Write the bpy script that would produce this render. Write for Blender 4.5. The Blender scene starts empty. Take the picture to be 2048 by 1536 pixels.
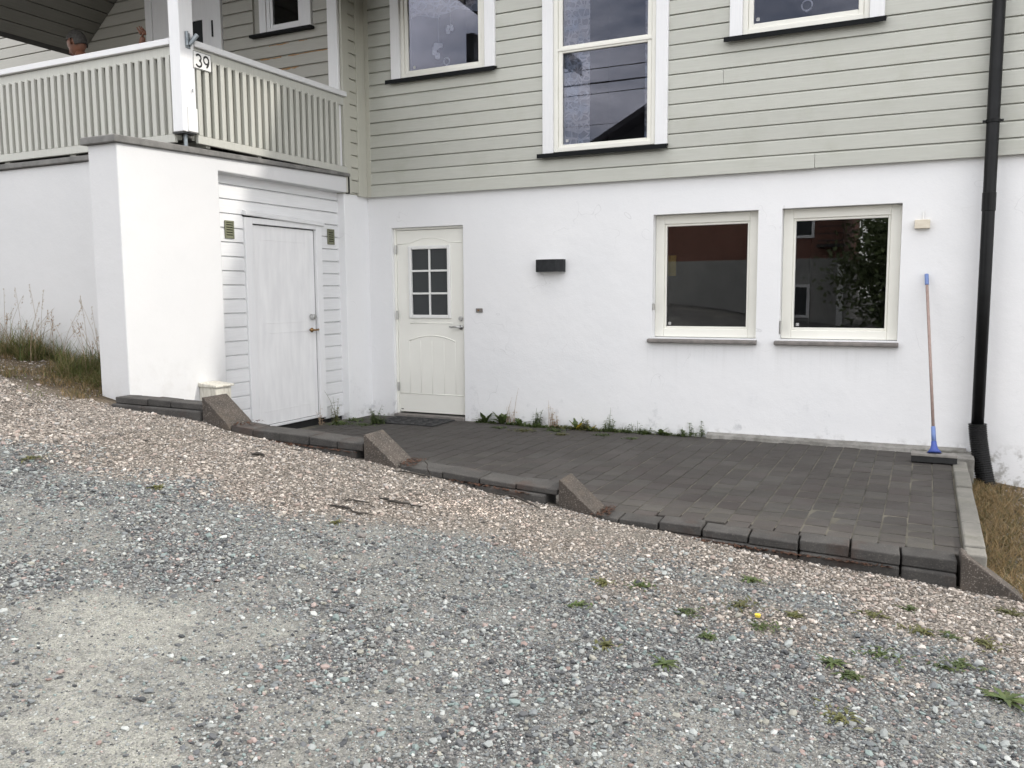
import bpy, bmesh, math, random
import numpy as np
from mathutils import Vector, Matrix
R = math.radians
rnd = random.Random(7)
nr = np.random.default_rng(11)
scene = bpy.context.scene
col = scene.collection

# ------------------------------------------------------------------ camera
F_PX = 1704.017
YAW, PITCH, ROLL = 0.45245, -0.106367, -0.006956
CAM = Vector((6.12066, -8.18631, 1.36225))
cy, sy, cp, sp = math.cos(YAW), math.sin(YAW), math.cos(PITCH), math.sin(PITCH)
fw = Vector((-sy*cp, cy*cp, sp)); rt = Vector((cy, sy, 0)); up = rt.cross(fw)
rt, up = math.cos(ROLL)*rt + math.sin(ROLL)*up, -math.sin(ROLL)*rt + math.cos(ROLL)*up
cam_d = bpy.data.cameras.new('camera'); cam = bpy.data.objects.new('camera', cam_d); col.objects.link(cam)
m = Matrix((rt, up, -fw)).transposed().to_4x4(); m.translation = CAM
cam.matrix_world = m
cam_d.sensor_fit = 'HORIZONTAL'; cam_d.sensor_width = 36; cam_d.lens = F_PX/2048*36
cam_d.clip_start = .05; cam_d.clip_end = 600
scene.camera = cam

# ------------------------------------------------------------------ sky and sun
SUN = Vector((1, .30, .80)).normalized()          # towards the sun
elev = math.asin(SUN.z); az = math.atan2(SUN.x, SUN.y)
W = bpy.data.worlds.new('World'); scene.world = W; W.use_nodes = True
nt = W.node_tree; nt.nodes.clear()
def N(t, tp, **k):
    n = t.nodes.new(tp)
    for a, v in k.items():
        if a.startswith('i_'): n.inputs[a[2:].replace('_', ' ')].default_value = v
        else: setattr(n, a, v)
    return n
wo = N(nt, 'ShaderNodeOutputWorld'); bg = N(nt, 'ShaderNodeBackground'); bg.inputs['Strength'].default_value = .15
skyt = N(nt, 'ShaderNodeTexSky', sky_type='NISHITA', sun_disc=False, sun_elevation=elev, sun_rotation=az, air_density=1.0, dust_density=1.5)
tcw = N(nt, 'ShaderNodeTexCoord'); mpw = N(nt, 'ShaderNodeMapping'); mpw.inputs['Scale'].default_value = (1, 1, 2.4)
nt.links.new(tcw.outputs['Generated'], mpw.inputs['Vector'])
nz = N(nt, 'ShaderNodeTexNoise', i_Scale=2.6, i_Detail=7.0, i_Roughness=.58); nt.links.new(mpw.outputs[0], nz.inputs['Vector'])
cr = N(nt, 'ShaderNodeValToRGB'); nt.links.new(nz.outputs[0], cr.inputs[0])
cr.color_ramp.elements[0].position = .36; cr.color_ramp.elements[0].color = (0, 0, 0, 1)
cr.color_ramp.elements[1].position = .56; cr.color_ramp.elements[1].color = (1, 1, 1, 1)
nz2 = N(nt, 'ShaderNodeTexNoise', i_Scale=3.3, i_Detail=8.0, i_Roughness=.62); nt.links.new(mpw.outputs[0], nz2.inputs['Vector'])
cr2 = N(nt, 'ShaderNodeValToRGB'); nt.links.new(nz2.outputs[0], cr2.inputs[0])
cr2.color_ramp.elements[0].position = .35; cr2.color_ramp.elements[0].color = (10.4, 10.3, 10.6, 1)
cr2.color_ramp.elements[1].position = .68; cr2.color_ramp.elements[1].color = (23.0, 22.6, 22.2, 1)
mxw = N(nt, 'ShaderNodeMix', data_type='RGBA')
nt.links.new(cr.outputs[0], mxw.inputs['Factor']); nt.links.new(skyt.outputs[0], mxw.inputs[6]); nt.links.new(cr2.outputs[0], mxw.inputs[7])
nt.links.new(mxw.outputs[2], bg.inputs['Color']); nt.links.new(bg.outputs[0], wo.inputs[0])
sun_d = bpy.data.lights.new('sun', 'SUN'); sun_d.energy = 2.0; sun_d.angle = R(2.2); sun_d.color = (1, .95, .87)
sun = bpy.data.objects.new('sun', sun_d); col.objects.link(sun)
sun.rotation_euler = SUN.to_track_quat('Z', 'Y').to_euler()
vs = scene.view_settings; vs.view_transform = 'Standard'; vs.look = 'None'; vs.gamma = 1; vs.exposure = 0.33
vs.use_curve_mapping = False
scene.cycles.max_bounces = 8; scene.cycles.transparent_max_bounces = 16; scene.cycles.caustics_reflective = False

# ------------------------------------------------------------------ materials
def newmat(name):
    mt = bpy.data.materials.new(name); mt.use_nodes = True; t = mt.node_tree
    return mt, t, t.nodes['Principled BSDF']
def noise(t, vec, scale, detail=5., rough=.55, lo=.35, hi=.65):
    n = N(t, 'ShaderNodeTexNoise', i_Scale=scale, i_Detail=detail, i_Roughness=rough)
    if vec is not None: t.links.new(vec, n.inputs['Vector'])
    mr = N(t, 'ShaderNodeMapRange'); mr.inputs[1].default_value = lo; mr.inputs[2].default_value = hi
    t.links.new(n.outputs[0], mr.inputs[0]); return mr.outputs[0]
def mixc(t, f, a, b):
    mx = N(t, 'ShaderNodeMix', data_type='RGBA')
    if isinstance(f, (int, float)): mx.inputs['Factor'].default_value = f
    else: t.links.new(f, mx.inputs['Factor'])
    for s, v in ((6, a), (7, b)):
        if isinstance(v, tuple): mx.inputs[s].default_value = (*v[:3], 1)
        else: t.links.new(v, mx.inputs[s])
    return mx.outputs[2]
def mth(t, op, a, b=None, clamp=False):
    n = N(t, 'ShaderNodeMath', operation=op, use_clamp=clamp)
    for i, v in enumerate((a, b)):
        if v is None: continue
        if isinstance(v, (int, float)): n.inputs[i].default_value = v
        else: t.links.new(v, n.inputs[i])
    return n.outputs[0]
def coords(t, scale=(1, 1, 1)):
    tc = N(t, 'ShaderNodeTexCoord'); mp = N(t, 'ShaderNodeMapping'); mp.inputs['Scale'].default_value = scale
    t.links.new(tc.outputs['Object'], mp.inputs['Vector']); return mp.outputs[0]
def bump(t, p, h, strength=.3, dist=.01):
    b = N(t, 'ShaderNodeBump', i_Strength=strength, i_Distance=dist); t.links.new(h, b.inputs['Height']); t.links.new(b.outputs[0], p.inputs['Normal'])
def pm(name, c1, c2=None, scale=8., rough=.6, bmp=0., bscale=60., bdist=.003, stretch=(1, 1, 1), rand=0., metal=0., spec=.5, lo=.35, hi=.65):
    """a plain procedural surface: two tones mixed by noise, fine relief, slight change from piece to piece"""
    mt, t, p = newmat(name); v = coords(t, stretch)
    c = c1
    if c2: c = mixc(t, noise(t, v, scale, lo=lo, hi=hi), c1, c2)
    if rand:
        oi = N(t, 'ShaderNodeObjectInfo'); hs = N(t, 'ShaderNodeHueSaturation')
        k = mth(t, 'ADD', mth(t, 'MULTIPLY', oi.outputs['Random'], 2*rand), 1-rand)
        t.links.new(k, hs.inputs['Value'])
        if isinstance(c, tuple): hs.inputs['Color'].default_value = (*c, 1)
        else: t.links.new(c, hs.inputs['Color'])
        c = hs.outputs[0]
    if isinstance(c, tuple): p.inputs['Base Color'].default_value = (*c, 1)
    else: t.links.new(c, p.inputs['Base Color'])
    p.inputs['Roughness'].default_value = rough; p.inputs['Metallic'].default_value = metal
    p.inputs['Specular IOR Level'].default_value = spec
    if bmp: bump(t, p, noise(t, v, bscale, 6, .6, 0, 1), bmp, bdist)
    return mt
M = {}
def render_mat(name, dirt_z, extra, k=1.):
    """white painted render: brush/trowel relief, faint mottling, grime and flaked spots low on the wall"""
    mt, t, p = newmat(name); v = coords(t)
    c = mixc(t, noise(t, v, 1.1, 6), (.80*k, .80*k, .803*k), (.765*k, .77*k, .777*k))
    c = mixc(t, mth(t, 'MULTIPLY', noise(t, v, 26., 4, .6, .60, .78), .22), c, (.6, .61, .62))
    sx = N(t, 'ShaderNodeSeparateXYZ'); t.links.new(v, sx.inputs[0])
    for zt, amt, sc, lo, hi, cc in extra:
        mr = N(t, 'ShaderNodeMapRange'); mr.inputs[1].default_value = zt; mr.inputs[2].default_value = dirt_z
        t.links.new(sx.outputs['Z'], mr.inputs[0])
        f = mth(t, 'MULTIPLY', mth(t, 'MULTIPLY', noise(t, v, sc, 8, .68, lo, hi), mr.outputs[0]), amt, True)
        c = mixc(t, f, c, cc)
    t.links.new(c, p.inputs['Base Color']); p.inputs['Roughness'].default_value = .75
    h = mth(t, 'ADD', mth(t, 'MULTIPLY', noise(t, v, 5., 4, .5, .3, .7), .8), mth(t, 'MULTIPLY', noise(t, v, 55., 6, .65, .2, .8), .25))
    bump(t, p, h, .5, .006)
    if k == 1.:                                     # faint rain runs below the sills, fine cracks
        mr = N(t, 'ShaderNodeMapRange'); mr.inputs[1].default_value = .45; mr.inputs[2].default_value = .87; t.links.new(sx.outputs['Z'], mr.inputs[0])
        below = mth(t, 'MULTIPLY', mr.outputs[0], mth(t, 'LESS_THAN', sx.outputs['Z'], .872)); xw = mth(t, 'MULTIPLY', mth(t, 'GREATER_THAN', sx.outputs['X'], 3.62), mth(t, 'LESS_THAN', sx.outputs['X'], 5.95))
        st = noise(t, coords(t, (16, 16, .5)), 1.6, 4, .6, .50, .74)
        c2 = mixc(t, mth(t, 'MULTIPLY', mth(t, 'MULTIPLY', below, xw), mth(t, 'MULTIPLY', st, .28)), c, (.52, .52, .50))
        vo = N(t, 'ShaderNodeTexVoronoi', feature='DISTANCE_TO_EDGE', i_Scale=.7); wv = N(t, 'ShaderNodeVectorMath', operation='ADD'); nn = N(t, 'ShaderNodeTexNoise', i_Scale=3.); t.links.new(v, nn.inputs['Vector']); t.links.new(v, wv.inputs[0]); t.links.new(nn.outputs['Color'], wv.inputs[1]); t.links.new(wv.outputs[0], vo.inputs['Vector'])
        c2 = mixc(t, mth(t, 'MULTIPLY', mth(t, 'LESS_THAN', vo.outputs[0], .0025), mth(t, 'MULTIPLY', noise(t, v, 1.7, 3, .5, .5, .6), .3)), c2, (.45, .45, .45))
        t.links.new(c2, p.inputs['Base Color'])
    return mt
M['render'] = render_mat('white_render', -.04, [(.5, .8, 5., .58, .70, (.45, .46, .47)), (.07, .9, 9., .50, .62, (.36, .35, .33))])
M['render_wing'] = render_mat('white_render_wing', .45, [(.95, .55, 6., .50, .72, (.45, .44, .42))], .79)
def wood_mat(name, c1, c2, rand, grain=.25, rough=.55, axis='x', dirt=None):
    mt, t, p = newmat(name)
    st = {'x': (1.2, 14, 26), 'y': (14, 1.2, 26), 'z': (26, 26, 1.2)}[axis]
    v = coords(t, st); v1 = coords(t)
    c = mixc(t, noise(t, v, 3.0, 5, .6), c1, c2)
    if dirt: c = mixc(t, mth(t, 'MULTIPLY', noise(t, v1, 3.2, 7, .65, .52, .72), dirt[0]), c, dirt[1])
    oi = N(t, 'ShaderNodeObjectInfo'); hs = N(t, 'ShaderNodeHueSaturation')
    t.links.new(mth(t, 'ADD', mth(t, 'MULTIPLY', oi.outputs['Random'], 2*rand), 1-rand), hs.inputs['Value'])
    t.links.new(c, hs.inputs['Color']); t.links.new(hs.outputs[0], p.inputs['Base Color'])
    p.inputs['Roughness'].default_value = rough
    bump(t, p, noise(t, v, 6., 5, .6, .2, .8), grain, .002)
    return mt
SG1, SG2 = (.49, .495, .447), (.455, .46, .413)
M['siding'] = wood_mat('sage_painted_siding', SG1, SG2, .045, .3, .55, 'x', (.45, (.40, .405, .34)))
M['siding_y'] = wood_mat('sage_painted_siding_side', (.48, .475, .41), (.45, .445, .385), .03, .25, .55, 'y')
M['siding_v'] = wood_mat('sage_painted_trim', (.49, .485, .42), (.455, .45, .39), .03, .25, .55, 'z')
M['white_x'] = wood_mat('white_painted_boards_x', (.77, .77, .775), (.73, .735, .74), .02, .3, .45, 'x')
M['white_y'] = wood_mat('white_painted_boards_y', (.74, .745, .75), (.69, .695, .70), .025, .35, .45, 'y', (.3, (.6, .6, .6)))
M['white_z'] = wood_mat('white_painted_boards_z', (.79, .79, .795), (.75, .755, .76), .02, .2, .4, 'z')
M['rail'] = wood_mat('pale_grey_green_rail', (.50, .50, .455), (.46, .46, .415), .04, .25, .5, 'z')
M['cream'] = pm('cream_paint', (.79, .78, .715), (.755, .745, .68), 3., .4, .1, 30.)
M['door'] = pm('cream_door_paint', (.83, .825, .765), (.80, .795, .735), 2.5, .42, .05, 60.)
M['shed_door'] = pm('weathered_white_door', (.82, .82, .82), (.74, .74, .745), 3.2, .5, .12, 50., .002, (4, 4, .8))
M['black'] = pm('black_metal', (.010, .0105, .012), (.018, .0185, .02), 20., .5, .1, 90.)
M['blacksill'] = pm('black_sill_metal', (.008, .009, .010), None, rough=.6, spec=.12)
M['slate'] = pm('grey_slate_sill', (.15, .14, .13), (.22, .20, .185), 14., .75, .5, 60., .004)
M['cap'] = pm('grey_concrete_cap', (.13, .128, .122), (.21, .205, .195), 9., .85, .5, 50., .005)
M['dark'] = pm('dark_gap', (.012, .012, .012), None, rough=.9)
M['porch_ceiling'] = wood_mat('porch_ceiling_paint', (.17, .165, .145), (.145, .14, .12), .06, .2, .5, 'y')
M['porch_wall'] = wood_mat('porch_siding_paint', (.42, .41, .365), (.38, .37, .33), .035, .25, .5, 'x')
M['bare'] = pm('bare_peeled_wood', (.42, .25, .12), (.30, .19, .10), 40., .8)
M['steel'] = pm('brushed_steel', (.55, .55, .54), (.45, .45, .44), 30., .32, metal=1.)
M['galv'] = pm('galvanised_steel', (.30, .33, .35), (.20, .23, .25), 22., .5, metal=.7)
M['brass'] = pm('aged_brass', (.36, .22, .09), (.22, .13, .06), 25., .4, metal=.8)
M['olive'] = pm('olive_vent_plastic', (.16, .165, .105), None, rough=.5)
M['lamp'] = pm('dark_lamp_housing', (.012, .013, .015), (.02, .022, .024), 30., .6, .15, 80., spec=.3)
M['lampglass'] = pm('frosted_lamp_glass', (.6, .6, .58), None, rough=.3)
M['box'] = pm('chipped_white_box', (.66, .64, .57), (.40, .37, .30), 18., .6, .3, 40., .004, (3, 3, .7), lo=.42, hi=.75)
M['blackprint'] = pm('black_print', (.012, .012, .013), None, rough=.5)
M['brownmark'] = pm('dark_scratched_mark', (.10, .07, .05), None, rough=.8)
M['signwhite'] = pm('sign_white', (.76, .76, .74), None, rough=.35)
M['rawwood'] = pm('pale_raw_wood', (.72, .66, .55), (.64, .57, .46), 14., .7, .2, 60., .002, (1, 8, 8))
M['handle'] = pm('broom_handle_wood', (.37, .275, .24), (.28, .205, .18), 9., .6, .2, 60., .002, (10, 10, .6))
M['blue'] = pm('blue_plastic', (.045, .08, .32), (.06, .10, .36), 20., .5)
M['blue2'] = pm('pale_blue_plastic', (.14, .21, .44), (.17, .24, .46), 20., .5)
M['broomhead'] = pm('dusty_broom_head', (.26, .245, .225), (.18, .17, .155), 20., .8)
M['bristle'] = pm('black_bristles', (.012, .012, .012), (.02, .02, .02), 90., .8)
M['pipe'] = pm('black_downpipe', (.005, .0053, .0056), (.008, .0085, .009), 12., .42, spec=.2)
M['hose'] = pm('black_corrugated_plastic', (.007, .007, .0075), (.011, .011, .011), 15., .5, spec=.3)
M['mat'] = pm('black_rubber_mat', (.022, .022, .023), (.04, .04, .04), 40., .75)
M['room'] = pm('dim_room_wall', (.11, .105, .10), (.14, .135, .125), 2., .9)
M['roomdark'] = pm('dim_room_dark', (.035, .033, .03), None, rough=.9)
M['skin'] = pm('tanned_skin', (.21, .092, .055), (.16, .068, .04), 30., .5)
M['hair'] = pm('grey_brown_hair', (.022, .019, .016), (.058, .054, .049), 60., .7, .6, 140., .004)
M['shirt'] = pm('dark_shorts', (.06, .07, .10), None, rough=.85)
M['orchid'] = pm('white_petals', (.88, .88, .85), None, rough=.5)
M['stem'] = pm('dry_straw', (.34, .25, .14), (.28, .24, .12), 30., .8)
M['redstalk'] = pm('reddish_stalk', (.26, .17, .11), (.40, .32, .22), 30., .8)
M['stick'] = pm('weathered_bark', (.016, .014, .012), (.04, .034, .028), 30., .85, .4, 60.)
M['moss'] = pm('rust_brown_moss', (.085, .034, .016), (.018, .012, .008), 60., .95, .8, 80., .01)
M['notice'] = pm('dim_yellow_paper', (.34, .27, .05), (.27, .21, .04), 8., .7)
M['yellow'] = pm('yellow_leaf', (.72, .55, .06), (.60, .46, .05), 20., .6)
def leaf_mat(name, a, b):
    mt, t, p = newmat(name); v = coords(t)
    c = mixc(t, noise(t, v, 30.), a, b)
    oi = N(t, 'ShaderNodeObjectInfo'); hs = N(t, 'ShaderNodeHueSaturation')
    t.links.new(mth(t, 'ADD', mth(t, 'MULTIPLY', oi.outputs['Random'], .5), .75), hs.inputs['Value']); t.links.new(c, hs.inputs['Color'])
    t.links.new(hs.outputs[0], p.inputs['Base Color']); p.inputs['Roughness'].default_value = .5
    tr = N(t, 'ShaderNodeBsdfTranslucent'); t.links.new(hs.outputs[0], tr.inputs['Color'])
    ms = N(t, 'ShaderNodeMixShader'); ms.inputs[0].default_value = .3
    out = t.nodes['Material Output']; t.links.new(p.outputs[0], ms.inputs[1]); t.links.new(tr.outputs[0], ms.inputs[2]); t.links.new(ms.outputs[0], out.inputs[0])
    return mt
M['leaf'] = leaf_mat('weed_leaf', (.06, .095, .03), (.11, .14, .045))
M['leaf2'] = leaf_mat('olive_leaf', (.10, .115, .04), (.15, .14, .05))
M['treeleaf'] = leaf_mat('tree_leaf', (.085, .12, .05), (.12, .15, .06))
def attr_mat(name, attr, rough=.8, kind='GEOMETRY', transl=0.):
    mt, t, p = newmat(name)
    a = N(t, 'ShaderNodeAttribute', attribute_name=attr, attribute_type=kind)
    t.links.new(a.outputs['Color'], p.inputs['Base Color']); p.inputs['Roughness'].default_value = rough; p.inputs['Specular IOR Level'].default_value = .3
    if transl:
        tr = N(t, 'ShaderNodeBsdfTranslucent'); t.links.new(a.outputs['Color'], tr.inputs['Color'])
        ms = N(t, 'ShaderNodeMixShader'); ms.inputs[0].default_value = transl
        t.links.new(p.outputs[0], ms.inputs[1]); t.links.new(tr.outputs[0], ms.inputs[2]); t.links.new(ms.outputs[0], t.nodes['Material Output'].inputs[0])
    return mt
M['grass'] = attr_mat('grass_blades', 'tint', .6, 'GEOMETRY', .3)
def glass_mat(name, tint, ior, refl=(1, 1, 1)):
    mt, t, p = newmat(name); t.nodes.remove(p)
    fr = N(t, 'ShaderNodeFresnel', i_IOR=ior); tr = N(t, 'ShaderNodeBsdfTransparent'); tr.inputs[0].default_value = (*tint, 1)
    gl = N(t, 'ShaderNodeBsdfGlossy'); gl.inputs['Roughness'].default_value = .004; gl.inputs['Color'].default_value = (*refl, 1)
    ms = N(t, 'ShaderNodeMixShader'); t.links.new(fr.outputs[0], ms.inputs[0]); t.links.new(tr.outputs[0], ms.inputs[1]); t.links.new(gl.outputs[0], ms.inputs[2])
    t.links.new(ms.outputs[0], t.nodes['Material Output'].inputs[0]); return mt
M['glass'] = glass_mat('window_glass', (.84, .85, .86), 1.72)
M['glass_upper'] = glass_mat('upper_window_glass', (.80, .81, .86), 1.52, (.86, .88, 1))  # blue reflection tint puts a darker sky into the glass colour
M['frosted'] = pm('dark_obscure_glass', (.030, .034, .036), None, rough=.25)
def lace_mat():
    mt, t, p = newmat('lace_curtain'); v = coords(t)
    vo = N(t, 'ShaderNodeTexVoronoi', feature='DISTANCE_TO_EDGE', i_Scale=13.); t.links.new(v, vo.inputs['Vector'])
    wv = N(t, 'ShaderNodeTexWave', wave_type='RINGS', i_Scale=3.2, i_Distortion=9., i_Detail=2.); t.links.new(v, wv.inputs['Vector'])
    f = mth(t, 'MAXIMUM', mth(t, 'LESS_THAN', vo.outputs[0], .07), mth(t, 'GREATER_THAN', wv.outputs[0], .80))
    c = mixc(t, noise(t, v, 4.5, 2, .5, .42, .6), (.66, .75, .82), (.85, .82, .77))
    t.links.new(c, p.inputs['Base Color']); p.inputs['Roughness'].default_value = .9
    tr = N(t, 'ShaderNodeBsdfTransparent'); ms = N(t, 'ShaderNodeMixShader')
    t.links.new(mth(t, 'ADD', mth(t, 'MULTIPLY', f, .3), .46), ms.inputs[0]); t.links.new(tr.outputs[0], ms.inputs[1]); t.links.new(p.outputs[0], ms.inputs[2])
    t.links.new(ms.outputs[0], t.nodes['Material Output'].inputs[0]); return mt
M['lace'] = lace_mat()
def stone_mat(name, a, b, mosscol, mossamt, rand=.12, speck=.3, wet=None):
    """concrete stone: mottled, specked aggregate, moss or lichen in patches"""
    mt, t, p = newmat(name); v = coords(t)
    c = mixc(t, noise(t, v, 7., 7, .6), a, b)
    sp_ = noise(t, v, 120., 3, .6, .56, .66)
    c = mixc(t, mth(t, 'MULTIPLY', sp_, speck), c, (.34, .31, .27))
    c = mixc(t, mth(t, 'MULTIPLY', noise(t, v, 3.3, 8, .7, .54, .66), mossamt), c, mosscol)
    if name == 'charcoal_paver':
        oj = N(t, 'ShaderNodeObjectInfo'); c = mixc(t, mth(t, 'MULTIPLY', mth(t, 'FRACT', mth(t, 'MULTIPLY', oj.outputs['Random'], 7.3)), .75), c, (.058, .048, .045))
    if wet:
        ge = N(t, 'ShaderNodeNewGeometry')
        c = mixc(t, mth(t, 'MULTIPLY', noise(t, ge.outputs['Position'], 1.5, 6, .62, .48, .70), wet[0]), c, wet[1])
        c = mixc(t, mth(t, 'MULTIPLY', noise(t, ge.outputs['Position'], 9., 6, .7, .66, .74), .55), c, (.19, .18, .165))
    oi = N(t, 'ShaderNodeObjectInfo'); hs = N(t, 'ShaderNodeHueSaturation')
    t.links.new(mth(t, 'ADD', mth(t, 'MULTIPLY', oi.outputs['Random'], 2*rand), 1-rand), hs.inputs['Value'])
    t.links.new(c, hs.inputs['Color']); t.links.new(hs.outputs[0], p.inputs['Base Color'])
    p.inputs['Roughness'].default_value = .85; p.inputs['Specular IOR Level'].default_value = .35
    h = mth(t, 'ADD', noise(t, v, 90., 5, .7, .2, .8), mth(t, 'MULTIPLY', noise(t, v, 12., 4, .6, .3, .7), 1.2))
    bump(t, p, h, .55, .004)
    return mt
M['paver'] = stone_mat('charcoal_paver', (.057, .053, .048), (.075, .070, .062), (.057, .054, .040), .5, .13, .12, (.6, (.093, .089, .082)))
M['joint'] = pm('sandy_joint', (.155, .142, .11), (.036, .035, .028), 2.6, .95, .7, 90., .006)
M['kerb'] = stone_mat('dark_kerb_stone', (.042, .040, .038), (.064, .061, .057), (.055, .038, .031), .7, .14, .15)
M['wedge'] = stone_mat('worn_brown_wedge_stone', (.072, .060, .051), (.046, .040, .035), (.105, .085, .066), .7, .12, .5)
M['edging'] = stone_mat('grey_concrete_edging', (.17, .165, .145), (.23, .22, .195), (.10, .105, .07), .6, .08, .25)
M['ledge'] = stone_mat('rough_concrete_footing', (.15, .145, .13), (.30, .29, .27), (.08, .08, .06), .8, .05, .4)

# ------------------------------------------------------------------ mesh helpers
class MB:
    def __init__(s): s.v = []; s.f = []
    def quad(s, a, b, c, d):
        i = len(s.v); s.v += [a, b, c, d]; s.f.append((i, i+1, i+2, i+3)); return s
    def box(s, x0, x1, y0, y1, z0, z1):
        i = len(s.v); s.v += [(x, y, z) for z in (z0, z1) for y in (y0, y1) for x in (x0, x1)]
        s.f += [tuple(i+k for k in q) for q in ((0, 2, 3, 1), (4, 5, 7, 6), (0, 1, 5, 4), (2, 6, 7, 3), (0, 4, 6, 2), (1, 3, 7, 5))]; return s
    def prism(s, prof, a0, a1, fn):
        """profile of (p, q) pairs swept from a0 to a1; fn(a, p, q) gives the point"""
        n = len(prof); i = len(s.v)
        s.v += [fn(a0, *q) for q in prof] + [fn(a1, *q) for q in prof]
        for k in range(n): s.f.append((i+k, i+(k+1) % n, i+n+(k+1) % n, i+n+k))
        s.f += [tuple(range(i+n-1, i-1, -1)), tuple(range(i+n, i+2*n))]; return s
    def tube(s, pts, rad, seg=8, cap=True):
        pts = [Vector(p) for p in pts]; n = len(pts); i = len(s.v)
        rad = rad if isinstance(rad, (list, tuple)) else [rad]*n
        ref = Vector((0, 0, 1))
        for k, p in enumerate(pts):
            d = (pts[min(k+1, n-1)]-pts[max(k-1, 0)]).normalized()
            r = Vector((1, 0, 0)) if abs(d.z) > .95 else ref
            a = d.cross(r).normalized(); b = d.cross(a)
            s.v += [tuple(p + rad[k]*(math.cos(t)*a + math.sin(t)*b)) for t in (2*math.pi*j/seg for j in range(seg))]
        for k in range(n-1):
            for j in range(seg):
                s.f.append((i+k*seg+j, i+k*seg+(j+1) % seg, i+(k+1)*seg+(j+1) % seg, i+(k+1)*seg+j))
        if cap: s.f += [tuple(i+j for j in range(seg)), tuple(i+(n-1)*seg+j for j in reversed(range(seg)))]
        return s
    def mesh(s, name):
        me = bpy.data.meshes.new(name); me.from_pydata([tuple(v) for v in s.v], [], s.f); me.update()
        b = bmesh.new(); b.from_mesh(me); bmesh.ops.recalc_face_normals(b, faces=b.faces); b.to_mesh(me); b.free(); return me
    def build(s, name, mt, parent=None, bevel=0., seg=1, smooth=False, loc=None):
        o = bpy.data.objects.new(name, s.mesh(name)); col.objects.link(o); o.data.materials.append(mt)
        if smooth: o.data.polygons.foreach_set('use_smooth', [True]*len(o.data.polygons))
        if bevel:
            b = o.modifiers.new('bevel', 'BEVEL'); b.width = bevel; b.segments = seg; b.limit_method = 'ANGLE'; b.angle_limit = R(35)
        if parent: o.parent = parent
        if loc: o.location = loc
        return o
def tag(o, label=None, cat=None, group=None, kind=None):
    for k, v in (('label', label), ('category', cat), ('group', group), ('kind', kind)):
        if v: o[k] = v
    return o
def thing(name, label, cat, loc=(0, 0, 0), group=None, parent=None):
    o = bpy.data.objects.new(name, None); col.objects.link(o); o.location = loc; o.empty_display_size = .1
    if parent: o.parent = parent
    if label: tag(o, label, cat, group)
    return o
def part_empty(name, parent):
    o = bpy.data.objects.new(name, None); col.objects.link(o); o.parent = parent; return o
FX = lambda a, d, z, y0=0.: (a, y0-d, z)            # faces -y: a along x, d outwards
def wall_holes(mb, u0, u1, z0, z1, holes, d0, d1, fn):
    """a wall slab with openings and their reveals; fn(u, d, z)"""
    us = sorted({u0, u1, *[h[0] for h in holes], *[h[1] for h in holes]}); zs = sorted({z0, z1, *[h[2] for h in holes], *[h[3] for h in holes]})
    for a, b in zip(us, us[1:]):
        for c, d in zip(zs, zs[1:]):
            if any(h[0] <= a and b <= h[1] and h[2] <= c and d <= h[3] for h in holes): continue
            for dd in (d0, d1): mb.quad(fn(a, dd, c), fn(b, dd, c), fn(b, dd, d), fn(a, dd, d))
    for h in holes + [(u0, u1, z0, z1)]:
        a, b, c, d = h
        for (p, q), (r, s) in (((a, c), (b, c)), ((b, c), (b, d)), ((b, d), (a, d)), ((a, d), (a, c))):
            mb.quad(fn(p, d0, q), fn(r, d0, s), fn(r, d1, s), fn(p, d1, q))
    return mb
def weld(o):
    b = bmesh.new(); b.from_mesh(o.data); bmesh.ops.remove_doubles(b, verts=b.verts, dist=1e-5); bmesh.ops.recalc_face_normals(b, faces=b.faces); b.to_mesh(o.data); b.free(); return o

# ------------------------------------------------------------------ ground
GX = [-60, -20, -8, -4, -2.27, -.76, .32, 1.22, 1.56, 2.59, 3.32, 3.68, 4.05, 4.45, 4.97, 5.53, 6.05, 6.33, 6.6, 6.9, 8, 14, 60]
GZ = [1.8, 1.5, 1.25, 1.05, .877, .69, .492, .425, .345, .228, .128, .066, .028, -.045, -.090, -.155, -.19, -.218, -.245, -.29, -.38, -.6, -1.2]
def gx(x): return np.interp(x, GX, GZ)
def yl(x): return -3.55+(x-.2)*.057
NZ = [(nr.uniform(0, 6.28, 2), nr.uniform(.5, 2.4, 2)*nr.choice([-1, 1], 2)) for _ in range(7)]
def bumpz(x, y): return .006*sum(np.sin(x*k[0]+p[0])*np.sin(y*k[1]+p[1]) for p, k in NZ)
def gz(x, y): return gx(x)+bumpz(x, y)*np.clip((yl(x)-y)*1.5, .15, 1.)
def axis(edges):
    out = []
    for a, b, st in edges: out += list(np.arange(a, b-1e-6, st))
    return np.array(out+[edges[-1][1]])
xs = axis([(-60, -10, 8), (-10, -3, 1), (-3, .1, .15), (.1, .13, .03), (.13, 6.43, .1), (6.43, 6.46, .03), (6.46, 8, .1), (8, 16, 1), (16, 60, 8)])
ws = axis([(-90, -20, 10), (-20, -5, 1.), (-5, 0, .1), (0, .05, .05), (.05, .08, .03), (.08, .17, .09), (.17, .20, .03), (.20, 3.6, .2), (3.6, 90, 12)])
Xg, Wg = np.meshgrid(xs, ws, indexing='ij'); Yg = yl(np.clip(Xg, -10, 14))+Wg; Zg = gz(Xg, Yg)
inside = (Xg > .11) & (Xg < 6.445) & (Wg > np.where(Xg < .44, .18, .06)); Zg = np.where(inside, -.45, Zg)
nx, nw = Xg.shape
idx = np.arange(nx*nw).reshape(nx, nw)
fq = np.stack([idx[:-1, :-1], idx[1:, :-1], idx[1:, 1:], idx[:-1, 1:]], -1).reshape(-1, 4)
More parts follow.
